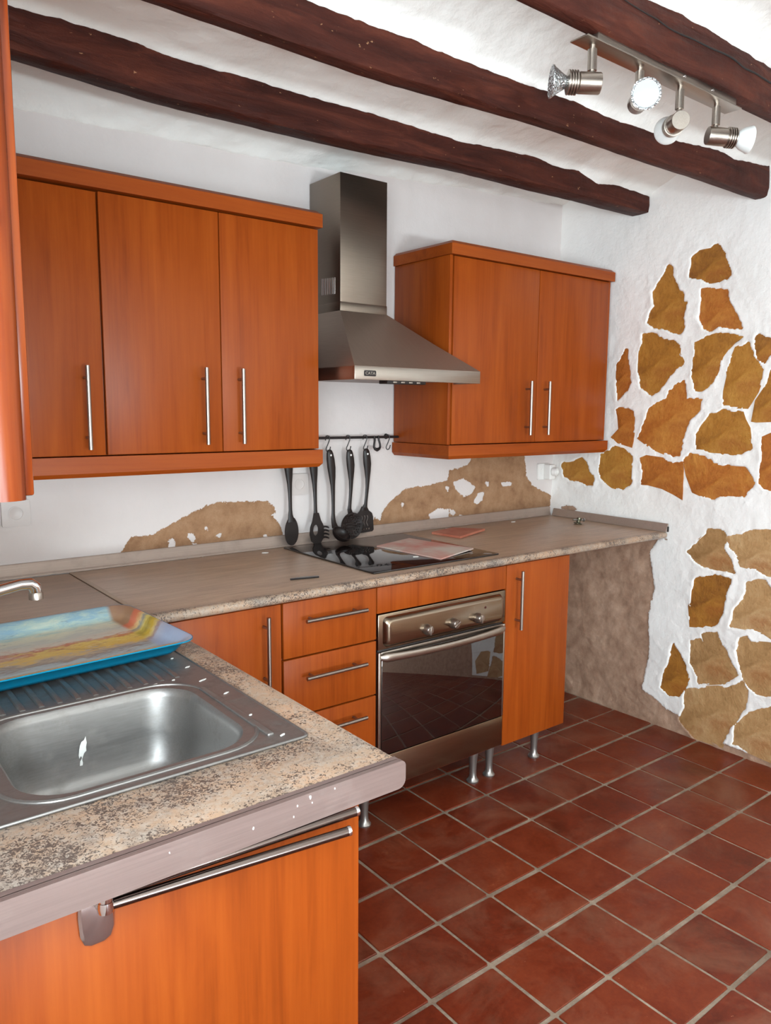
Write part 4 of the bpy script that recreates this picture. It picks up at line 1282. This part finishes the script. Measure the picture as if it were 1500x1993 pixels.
tp = thing('tap', 'chrome mixer tap whose spout reaches in at the left edge', 'tap', (-1.40, -0.93, H))
ot = tp.location
bm = BM(); lathe(bm, [(0, 0), (0.028, 0), (0.028, 0.008), (0.023, 0.014), (0.022, 0.10), (0.024, 0.13), (0.020, 0.145), (0, 0.15)], (-1.40, -0.93, H + 0.0005), (0, 0, 1)); mesh_obj('body', bm, M['chrome'], tp, offset=ot)
bm = BM(); tube(bm, [(-1.40, -0.93, 1.000), (-1.36, -0.92, 1.018), (-1.28, -0.903, 1.038), (-1.18, -0.884, 1.058), (-1.10, -0.868, 1.068), (-1.080, -0.864, 1.067), (-1.070, -0.862, 1.058), (-1.068, -0.8615, 1.044)], [0.012, 0.012, 0.012, 0.0118, 0.0115, 0.0125, 0.0135, 0.0125], 16); mesh_obj('spout', bm, M['chrome'], tp, offset=ot)
bm = BM(); lathe(bm, [(0.0125, 0), (0.0145, 0.003), (0.0145, 0.016), (0.010, 0.017), (0, 0.017)], (-1.068, -0.8615, 1.048), (0, 0, -1)); mesh_obj('aerator', bm, M['steel'], tp, offset=ot)
bm = BM(); tube(bm, [(-1.40, -0.93, 1.05), (-1.40, -0.95, 1.075), (-1.405, -1.03, 1.10)], [0.012, 0.010, 0.007], 12, 0.6); mesh_obj('lever', bm, M['chrome'], tp, offset=ot)

tr = thing('tray', 'rectangular painted seascape tray with a turquoise underside, on the drainer', 'tray', (-1.040, -0.895, H + 0.0125), (math.radians(0.6), 0, math.radians(4.0)))
hx, hy = 0.232, 0.190
def tray_ring(inset, z, r): return [Vector((x, y, z)) for x, y in rrect(0, 0, hx - inset, hy - inset, r, 7)]
bm = BM()
loft(bm, [tray_ring(0.001, 0.0320, 0.040), tray_ring(0.010, 0.0315, 0.036), tray_ring(0.022, 0.014, 0.034), tray_ring(0.030, 0.0045, 0.030), tray_ring(0.040, 0.0030, 0.028)], cap0=False)
mesh_obj('picture_face', bm, M['picture'], tr, angle=60)['label'] = 'printed seascape'
bm = BM()
loft(bm, [tray_ring(0.000, 0.0320, 0.040), tray_ring(0.0, 0.0295, 0.040), tray_ring(0.010, 0.0285, 0.036), tray_ring(0.025, 0.008, 0.032), tray_ring(0.034, 0.0, 0.028), tray_ring(0.05, 0.0, 0.025)], cap0=False)
mesh_obj('underside', bm, M['teal'], tr, angle=60)['label'] = 'turquoise underside'

# ================================================================ TOWEL RAIL
tw = thing('towel_rail', 'double-arm chrome towel rail screwed to the end panel below the sink', 'towel rail', (-1.206, -1.665, 0.83))
otw = tw.location
bm = BM()
pl = [(-0.021, 0.036), (-0.022, 0.0), (-0.0205, -0.024), (-0.016, -0.036), (-0.008, -0.040), (0.008, -0.040), (0.016, -0.036), (0.0205, -0.024), (0.022, 0.0), (0.021, 0.036)]
loft(bm, [[Vector((-1.206 + a * k, yy, 0.822 + b * k)) for a, b in pl] for k, yy in ((1, -1.6645), (1, -1.6685), (0.86, -1.6715))])
br = mesh_obj('bracket', bm, M['bracket'], tw, offset=otw)
for z in (0.839, 0.8535):
    bm = BM()
    tube(bm, [(-1.203, -1.668, z), (-1.203, -1.684, z)], 0.0080, 14)
    lathe(bm, [(0, -0.0072), (0.0095, -0.0072), (0.0105, 0), (0.0095, 0.0066), (0, 0.0066)], (-1.200, -1.686, z), (0, 0, 1), 18)
    mesh_obj('knuckle', bm, M['chrome'], br, offset=otw)
for z, e in ((0.839, (-0.871, -1.728)), (0.8535, (-0.846, -1.712))):
    bm = BM()
    tube(bm, [(-1.195, -1.687, z), (e[0], e[1], z)], 0.0068, 16)
    a = mesh_obj('arm', bm, M['towel_bar'], tw, offset=otw)
    d_ = (Vector((e[0], e[1], z)) - Vector((-1.195, -1.687, z))).normalized()
    bm = BM(); lathe(bm, [(0.0070, -0.003), (0.0074, 0), (0.0070, 0.002), (0, 0.0025)], (e[0], e[1], z), d_, 16)
    mesh_obj('end_cap', bm, M['chrome'], a, offset=otw)

# ================================================================ COOKTOP AND SMALL THINGS ON THE WORKTOP
bm = BM(); box(bm, 0.008, 0.588, -0.622, -0.052, H + 0.0005, H + 0.0065, 0.002)
ck = tag(mesh_obj('cooktop', bm, M['black_glass']), 'black ceramic cooktop let into the back worktop', 'cooktop')
put(ck, 0.3, -0.33, H)
def sheet(pts, z, th, name, mat, label, cat, curl=0.0):
    bm = BM()
    n = 6
    a, b, c, d_ = [Vector((x, y, 0)) for x, y in pts]
    top, bot = [], []
    for i in range(n + 1):
        for j in range(n + 1):
            u, v = i / n, j / n
            p = a * (1 - u) * (1 - v) + b * u * (1 - v) + c * u * v + d_ * (1 - u) * v
            zz = z + curl * (u * u * v)
            top.append(bm.verts.new((p.x, p.y, zz + th)))
            bot.append(bm.verts.new((p.x, p.y, zz)))
    ix = lambda i, j: i * (n + 1) + j
    for i in range(n):
        for j in range(n):
            bm.faces.new((top[ix(i, j)], top[ix(i + 1, j)], top[ix(i + 1, j + 1)], top[ix(i, j + 1)]))
            bm.faces.new((bot[ix(i, j)], bot[ix(i, j + 1)], bot[ix(i + 1, j + 1)], bot[ix(i + 1, j)]))
    edge = [ix(i, 0) for i in range(n + 1)] + [ix(n, j) for j in range(1, n + 1)] + [ix(i, n) for i in range(n - 1, -1, -1)] + [ix(0, j) for j in range(n - 1, 0, -1)]
    for k in range(len(edge)):
        e0, e1 = edge[k], edge[(k + 1) % len(edge)]
        bm.faces.new((top[e0], bot[e0], bot[e1], top[e1]))
    o = tag(mesh_obj(name, bm, mat, angle=30), label, cat)
    cxy = (a + b + c + d_) / 4
    return put(o, cxy.x, cxy.y, z)
sheet([(0.300, -0.254), (0.328, -0.591), (0.556, -0.521), (0.516, -0.190)], H + 0.0070, 0.0045, 'board', M['card'], 'flat pinkish white stained board lying on the black cooktop', 'board', 0.003)
sheet([(0.700, -0.119), (0.717, -0.278), (0.935, -0.205), (0.862, -0.075)], H + 0.0010, 0.0095, 'board', M['pink'], 'small faded red board on the worktop right of the cooktop', 'board', 0.004)

st = thing('metal_strip', 'thin dark metal strip lying on the worktop left of the cooktop', 'strip', (-0.20, -0.543, H))
bm = BM()
tube(bm, [(-0.250, -0.532, H + 0.0036), (-0.205, -0.540, H + 0.0042), (-0.157, -0.551, H + 0.0036)], 0.0042, 8, 0.75)
mesh_obj('shaft', bm, M['leg'], st, offset=st.location)
bm = BM(); tube(bm, [(-0.252, -0.536, H + 0.003), (-0.205, -0.5455, H + 0.003), (-0.160, -0.5565, H + 0.003)], 0.0028, 8); mesh_obj('edge', bm, M['iron'], st, offset=st.location)

ft = thing('screw_fitting', 'small tarnished metal fitting standing on the worktop near the corner', 'fitting', (1.46, -0.297, H))
bm = BM(); lathe(bm, [(0, 0), (0.020, 0), (0.021, 0.004), (0.010, 0.008), (0.008, 0.02), (0.011, 0.022), (0.011, 0.030), (0, 0.031)], (1.46, -0.297, H + 0.0006), (0.25, -0.1, 1)); mesh_obj('stem', bm, simple('tarnished_brass', srgb(112, 110, 92), 0.35, 0.9), ft, offset=ft.location)
bm = BM(); tube(bm, [(1.432, -0.29, H + 0.022), (1.49, -0.303, H + 0.018)], [0.004, 0.005], 8); lathe(bm, [(0, 0), (0.009, 0), (0.009, 0.006), (0, 0.006)], (1.492, -0.303, H + 0.018), (1, -0.2, 0), 10); mesh_obj('wing', bm, M['leg'], ft, offset=ft.location)

def chip(x, y, z, s_, seed, label):
    rs = random.Random(seed)
    bm = BM()
    k = 9
    ring = [Vector((x + math.cos(2 * PI * i / k) * s_ * rs.uniform(0.6, 1.3), y + math.sin(2 * PI * i / k) * s_ * 0.6 * rs.uniform(0.6, 1.3), z)) for i in range(k)]
    loft(bm, [ring, [p + Vector((0, 0, 0.0022)) for p in ring]])
    put(tag(mesh_obj('paint_chip', bm, M['flake'], smooth=False), label, 'chip'), x, y, z)
chip(0.292, -0.497, H + 0.0068, 0.013, 1, 'fallen white paint chip on the black cooktop in front of the board')
chip(0.86, -0.045, H + 0.0006, 0.012, 2, 'fallen white paint chip on the worktop behind the faded red board')
chip(0.345, -0.040, H + 0.0006, 0.009, 3, 'tiny white paint chip behind the cooktop under the hanging skimmer')
chip(-0.09, -0.085, H + 0.0006, 0.012, 4, 'white paint chip on the worktop left of the hanging solid spoon')
chip(1.26, -0.075, H + 0.0006, 0.012, 5, 'white paint chip on the worktop near the back wall, left of the corner')

# ================================================================ UTENSIL RAIL
YR = -0.036
rail = thing('utensil_rail', 'thin black iron hanging rail on the wall below the hood', 'rail', (0.28, YR, 1.321))
orl = rail.location
bm = BM(); tube(bm, [(-0.010, YR, 1.3225), (0.585, YR, 1.3205)], 0.0052, 12); mesh_obj('bar', bm, M['iron'], rail, offset=orl)
for x in (0.012, 0.540):
    bm = BM(); tube(bm, [(x, YR, 1.322), (x, -0.004, 1.322)], 0.0042, 10); lathe(bm, [(0, 0), (0.012, 0), (0.010, 0.004), (0, 0.005)], (x, -0.001, 1.322), (0, -1, 0), 14); mesh_obj('bracket', bm, M['iron'], rail, offset=orl)
bm = BM()
tube(bm, [(0.445, YR - 0.006, 1.327), (0.447, YR - 0.010, 1.310), (0.442, YR - 0.012, 1.292), (0.441, YR - 0.012, 1.281), (0.447, YR - 0.012, 1.273), (0.457, YR - 0.012, 1.270), (0.467, YR - 0.012, 1.273), (0.473, YR - 0.012, 1.281), (0.472, YR - 0.012, 1.292), (0.467, YR - 0.010, 1.310), (0.469, YR - 0.006, 1.327)],
     [0.004, 0.0042, 0.0045, 0.0048, 0.006, 0.008, 0.006, 0.0048, 0.0045, 0.0042, 0.004], 10)
lp = put(tag(mesh_obj('hanging_loop', bm, M['iron']), 'black iron loop hanging from the rail between the slotted turner and the empty hook', 'loop'), 0.457, YR, 1.29)

def hook_bm():
    bm = BM()
    pts = [(-0.0085, -0.010), (-0.0095, 0.001), (-0.006, 0.0075), (0.000, 0.0088), (0.006, 0.0065), (0.0075, 0.0), (0.006, -0.010), (0.000, -0.026), (-0.006, -0.040), (-0.0065, -0.0475), (-0.002, -0.0535), (0.004, -0.052), (0.0085, -0.045), (0.011, -0.034)]
    a = Vector((math.cos(0.75), -math.sin(0.75), 0))
    tube(bm, [a * p + Vector((0, 0, q)) for p, q in pts], 0.0021, 8)
    return bm
hook_labels = ['small dark hook holding the solid spoon', 'small dark hook holding the spaghetti server', 'small dark hook holding the ladle', 'small dark hook holding the round skimmer', 'small dark hook holding the slotted turner', 'small dark empty hook at the right end of the rail']
HX = [0.034, 0.148, 0.222, 0.320, 0.405, 0.522]
hook0 = None
for x, lb in zip(HX, hook_labels):
    if hook0 is None:
        hook0 = mesh_obj('hook', hook_bm(), M['iron']); o = hook0
    else:
        o = hook0.copy(); COL.objects.link(o)
    o.location = (x, YR, 1.3215)
    tag(o, lb, 'hook', 'hooks on the utensil rail')

YU = -0.042
def handle_rings(bm, top, drift, neck, seed=0, wmax=0.0185):
    """flattened nylon handle; top/neck: (x, z); drift gives its lazy S"""
    rings = []
    prof = [(0.00, 0.006), (0.015, 0.0115), (0.05, 0.0150), (0.14, wmax), (0.26, wmax * 1.02), (0.38, 0.0155), (0.52, 0.0108), (0.66, 0.0088), (0.80, 0.0078), (0.92, 0.0080), (1.00, 0.0100)]
    for t, w in prof:
        x = top[0] + (neck[0] - top[0]) * t + drift * math.sin(PI * t)
        z = top[1] + (neck[1] - top[1]) * t
        y = YU + 0.005 * math.sin(PI * t)
        rings.append([Vector((x + w * math.cos(2 * PI * k / 14), y + w * 0.48 * math.sin(2 * PI * k / 14), z)) for k in range(14)])
    loft(bm, rings)
def eye(bm, x, z):
    # hanging eye: a slit inlay near the top of the handle
    lathe(bm, [(0, 0), (0.004, 0), (0.004, 0.0012), (0, 0.0014)], (x, YU - 0.0066, z), (0, -1, 0), 10)
def blade(bm, outer, holes, th=0.0035, curve=None, y0=None):
    s_ = plate(outer, holes, th)
    for v in s_.verts:
        x, z, d_ = v.co.x, v.co.y, v.co.z
        v.co = Vector((x, (YU if y0 is None else y0) - d_ + (curve(x, z) if curve else 0), z))
    absorb(bm, s_)
def oval(cx, cz, rx, rz, n=28, power=1.0):
    return [(cx + rx * math.cos(2 * PI * k / n), cz + rz * math.sin(2 * PI * k / n)) for k in range(n)]
def utensil(name, label, top, drift, neck):
    t = thing(name, label, 'utensil', (top[0], YU, top[1]), group='black kitchen utensils on the rail')
    bm = BM(); handle_rings(bm, top, drift, neck)
    mesh_obj('handle', bm, M['black'], t, offset=t.location)
    bm = BM(); eye(bm, top[0] + drift * 0.25, top[1] - 0.022)
    mesh_obj('hanging_eye', bm, M['white_plastic'], t, offset=t.location)
    return t
# solid spoon
t = utensil('serving_spoon', 'black nylon solid serving spoon, leftmost, hanging below the left cabinet edge', (0.034, 1.278), 0.006, (0.046, 1.03))
bm = BM()
def dish(cx, cz, rx, rz, depth, y0, th=0.003, egg=0.0):
    rings_f = []
    for k, f in enumerate((1.0, 0.85, 0.62, 0.36, 0.12)):
        ring = []
        for a in range(28):
            an = 2 * PI * a / 28
            rz_ = rz * (1 + egg * -math.sin(an))
            ring.append(Vector((cx + rx * f * math.cos(an) * (1 - egg * 0.6 * math.sin(an)), y0 + depth * (1 - f * f), cz + rz * f * math.sin(an))))
        rings_f.append(ring)
    back = [[p + Vector((0, th, 0)) for p in r_] for r_ in reversed(rings_f)]
    loft(bm, rings_f)
    loft(bm, back)
    loft(bm, [rings_f[0], back[-1]], cap0=False, cap1=False)
dish(0.049, 0.968, 0.030, 0.056, 0.010, YU - 0.004, egg=0.12)
tube(bm, [(0.046, YU, 1.032), (0.047, YU - 0.001, 1.018), (0.048, YU - 0.001, 1.004)], [0.010, 0.013, 0.018], 12, 0.4, up=(1, 0, 0))
mesh_obj('bowl', bm, M['black'], t, offset=t.location, angle=60)
# spaghetti server
t = utensil('spaghetti_server', 'black nylon spaghetti server with prongs and an oval hole, second from the left', (0.146, 1.278), 0.006, (0.160, 1.02))
bm = BM()
outer = [(0.150, 1.030), (0.144, 1.000), (0.134, 0.975), (0.131, 0.945), (0.138, 0.920), (0.156, 0.905), (0.180, 0.908), (0.192, 0.925)]
for k in range(4):
    z = 0.927 + k * 0.014
    outer += [(0.196, z), (0.209, z + 0.001), (0.209, z + 0.006), (0.194, z + 0.008)]
outer += [(0.190, 0.986), (0.182, 1.000), (0.172, 1.030)]
blade(bm, outer, [oval(0.158, 0.962, 0.0125, 0.022, 20)], 0.005)
for k in range(4):
    z = 0.930 + k * 0.014
    tube(bm, [(0.206, YU - 0.002, z), (0.209, YU - 0.014, z - 0.001), (0.206, YU - 0.024, z - 0.002)], [0.0036, 0.0034, 0.0024], 8)
mesh_obj('head', bm, M['black'], t, offset=t.location, angle=40)
# ladle
t = utensil('ladle', 'black nylon soup ladle hanging between the spaghetti server and the skimmer', (0.226, 1.276), 0.010, (0.243, 1.00))
bm = BM()
tube(bm, [(0.243, YU, 1.003), (0.243, YU - 0.004, 0.985), (0.243, YU - 0.014, 0.966)], [0.010, 0.011, 0.015], 12, 0.5, up=(1, 0, 0))
# hemispherical cup tipped towards the room
cup = BM()
prof = [(0.044 * math.sin(a), -0.034 * math.cos(a)) for a in np.linspace(0.02, PI / 2, 9)]
inner = [(0.041 * math.sin(a), -0.031 * math.cos(a)) for a in np.linspace(PI / 2, 0.02, 9)]
lathe(cup, prof + inner, (0, 0, 0), (0, 0, 1), 28)
absorb(bm, cup, Matrix.Translation((0.250, YU - 0.052, 0.949)) @ Matrix.Rotation(math.radians(34), 4, 'X') @ Matrix.Rotation(math.radians(14), 4, 'Y') @ Matrix.Scale(0.92, 4))
mesh_obj('cup', bm, M['black'], t, offset=t.location, angle=50)
# skimmer
t = utensil('skimmer', 'black nylon round skimmer with small holes, second from the right', (0.322, 1.274), 0.012, (0.322, 1.03))
bm = BM()
holes = []
for r_, n_ in ((0.040, 22), (0.031, 16), (0.022, 11)):
    for k in range(n_):
        a = 2 * PI * (k + 0.3 * (n_ % 3)) / n_
        holes.append(oval(0.326 + r_ * math.cos(a), 0.966 + r_ * math.sin(a), 0.0021, 0.0030, 6))
blade(bm, oval(0.326, 0.966, 0.053, 0.054, 40), holes, 0.003, lambda x, z: 0.008 * (1 - ((x - 0.326) ** 2 + (z - 0.966) ** 2) / 0.0028) - 0.011)
tube(bm, [(0.322, YU, 1.035), (0.323, YU - 0.004, 1.02), (0.325, YU - 0.011, 1.008)], [0.010, 0.012, 0.018], 12, 0.4, up=(1, 0, 0))
mesh_obj('disc', bm, M['black'], t, offset=t.location, angle=40)
# slotted turner
t = utensil('slotted_turner', 'black nylon slotted turner with wavy slots, rightmost of the hanging utensils', (0.405, 1.276), 0.014, (0.402, 1.035))
bm = BM()
outer = [(0.389, 1.038), (0.378, 1.020), (0.362, 1.006), (0.354, 0.990), (0.356, 0.936), (0.362, 0.928), (0.440, 0.931), (0.447, 0.938), (0.445, 0.994), (0.440, 1.008), (0.424, 1.020), (0.414, 1.038)]
holes = []
for k, xx in enumerate((0.374, 0.388, 0.402, 0.416)):
    wv = [(xx + 0.0035 * math.sin(2 * PI * q / 8 * 1.2), 1.000 - 0.046 * q / 8) for q in range(9)]
    holes.append([(x + 0.0024, z) for x, z in wv] + [(x - 0.0024, z) for x, z in reversed(wv)])
for k in range(5):
    holes.append(oval(0.374 + 0.0125 * k, 0.944, 0.0036, 0.0042, 8))
blade(bm, outer, holes, 0.0032, lambda x, z: 0.008 - 0.004 * (1 - (z - 0.93) / 0.1))
tube(bm, [(0.402, YU + 0.001, 1.046), (0.402, YU + 0.003, 1.036), (0.402, YU + 0.007, 1.022)], [0.010, 0.012, 0.016], 12, 0.3, up=(1, 0, 0))
mesh_obj('blade', bm, M['black'], t, offset=t.location, angle=40)

# ================================================================ SOCKETS
def socket(label, x, z, mat='old_plastic', sz=0.041):
    t = thing('socket', label, 'socket', (x, 0, z))
    o_ = t.location
    bm = plate(rrect(0, 0, sz, sz, 0.006, 4), [oval(0, 0, 0.0205, 0.0205, 28)], 0.0095)
    bmesh.ops.transform(bm, matrix=Matrix.Translation((x, -0.0005, z)) @ Matrix.Rotation(PI / 2, 4, 'X'), verts=bm.verts)
    f_ = mesh_obj('plate', bm, M[mat], t, offset=o_, angle=30)
    bm = BM()
    lathe(bm, [(0.0205, 0.0095), (0.0225, 0.0105), (0.0225, 0.0115), (0.0195, 0.0115), (0.0185, 0.0005), (0.0, 0.0005)], (x, -0.0005, z), (0, -1, 0), 28)
    cup_ = mesh_obj('cup', bm, M[mat], t, offset=o_)
    for dx in (-0.0095, 0.0095):
        bm = BM(); lathe(bm, [(0, 0), (0.0030, 0), (0.0030, 0.0008), (0, 0.0010)], (x + dx, -0.0012, z), (0, -1, 0), 10); mesh_obj('pin_hole', bm, M['dark'], cup_, offset=o_)
    for dz in (-0.0155, 0.0155):
        bm = BM(); box(bm, x - 0.003, x + 0.003, -0.008, -0.001, z + dz - 0.0015, z + dz + 0.0015, 0.0005)
        mesh_obj('earth_clip', bm, M['leg'], cup_, offset=o_)
    return t
socket('old white wall socket behind the hanging spoon, left of the hood', 0.108, 1.143)
socket('old white wall socket at the far left, under the open window leaf', -0.915, 1.108)
t = socket('white wall socket beside the stone wall, holding a plug adaptor', 1.540, 1.130, 'white_plastic', 0.040)
ad = thing('plug_adaptor', 'white plug adaptor with a round end, in the socket beside the stone wall', 'adaptor', (1.562, -0.03, 1.128))
bm = BM(); box(bm, 1.541, 1.583, -0.052, -0.0105, 1.092, 1.166, 0.004, 3); mesh_obj('body', bm, M['white_plastic'], ad, offset=ad.location)
bm = BM(); lathe(bm, [(0.0, 0), (0.0215, 0), (0.0215, 0.022), (0.019, 0.025), (0.017, 0.025), (0.016, 0.012), (0, 0.012)], (1.562, -0.0515, 1.131), (0.35, -1, 0), 24); mesh_obj('round_end', bm, M['white_plastic'], ad, offset=ad.location)
bm = BM(); lathe(bm, [(0.0, 0), (0.003, 0), (0.003, 0.001), (0, 0.0012)], (1.570, -0.064, 1.128), (0.35, -1, 0), 10); mesh_obj('pin_hole', bm, M['dark'], ad, offset=ad.location)

# ================================================================ CEILING SPOTLIGHTS
sp = thing('spotlight_bar', 'brushed steel bar of four unlit spotlights under the top right beam', 'light', (0.29, -1.415, 2.252))
osp = sp.location
bm = BM(); box(bm, -0.040, 0.612, -1.436, -1.388, 2.2325, 2.2360, 0.001); mesh_obj('plate', bm, M['steel'], sp, offset=osp)
bm = BM(); box(bm, 0.000, 0.588, -1.433, -1.398, 2.2358, 2.2580, 0.002); mesh_obj('housing', bm, M['steel'], sp, offset=osp)
for x in (0.34, 0.47):
    bm = BM(); lathe(bm, [(0.004, 0), (0.004, 0.0014), (0.0, 0.0018)], (x, -1.433, 2.246), (0, -1, 0), 12); mesh_obj('screw', bm, M['chrome'], sp, offset=osp)
SPOTS = [(0.008, 2.154, (-0.79, 0.61, 0.03), 'reflector'), (0.186, 2.156, (-0.62, -0.63, -0.14), 'face'), (0.356, 2.150, (0.58, 0.67, 0.10), 'white'), (0.528, 2.152, (0.80, -0.60, -0.08), 'white')]
for x, z, d_, kind in SPOTS:
    d_ = Vector(d_).normalized()
    yb = -1.412
    bm = BM()
    tube(bm, [(x, yb, 2.233), (x, yb, 2.222)], 0.0065, 12)
    tube(bm, [(x, yb, 2.224), (x + 0.001, yb, 2.180)], 0.0105, 14)
    tube(bm, [(x + 0.001, yb, 2.182), (x + 0.001, yb, z + 0.018)], 0.0065, 12)
    mesh_obj('stem', bm, M['steel'], sp, offset=osp)
    bm = BM()
    o_ = Vector((x, yb, z)) - d_ * 0.020
    prof = [(0, 0), (0.0215, 0), (0.0225, 0.002), (0.0225, 0.048)]
    for k in range(4):
        b0 = 0.050 + k * 0.0058
        prof += [(0.0195, b0), (0.0195, b0 + 0.0022), (0.0255, b0 + 0.0026), (0.0255, b0 + 0.0052)]
    prof += [(0.0205, 0.0745), (0, 0.0745)]
    lathe(bm, prof, o_, d_, 28)
    body = mesh_obj('spot_body', bm, M['steel'], sp, offset=osp)
    e = o_ + d_ * 0.0745
    bm = BM()
    if kind == 'reflector':
        lathe(bm, [(0.012, 0), (0.015, 0.006), (0.024, 0.020), (0.031, 0.030), (0.0335, 0.032), (0.0335, 0.035), (0.030, 0.0345), (0, 0.0335)], e, d_, 32)
        b_ = mesh_obj('bulb', bm, M['reflector'], body, offset=osp)
    elif kind == 'face':
        lathe(bm, [(0.012, 0), (0.016, 0.006), (0.024, 0.020), (0.031, 0.030), (0.0335, 0.032), (0.0335, 0.035), (0.031, 0.0355), (0.029, 0.034)], e, d_, 32)
        mesh_obj('bulb', bm, M['reflector'], body, offset=osp)
        bm = BM(); lathe(bm, [(0.0295, 0), (0.027, 0.0015), (0, 0.002)], e + d_ * 0.0335, d_, 32); mesh_obj('lens', bm, M['lens'], body, offset=osp)
    else:
        lathe(bm, [(0.014, 0), (0.018, 0.005), (0.027, 0.018), (0.032, 0.032), (0.034, 0.036), (0.034, 0.039), (0.031, 0.0395), (0, 0.0385)], e, d_, 32)
        mesh_obj('bulb', bm, M['white_glass'], body, offset=osp)
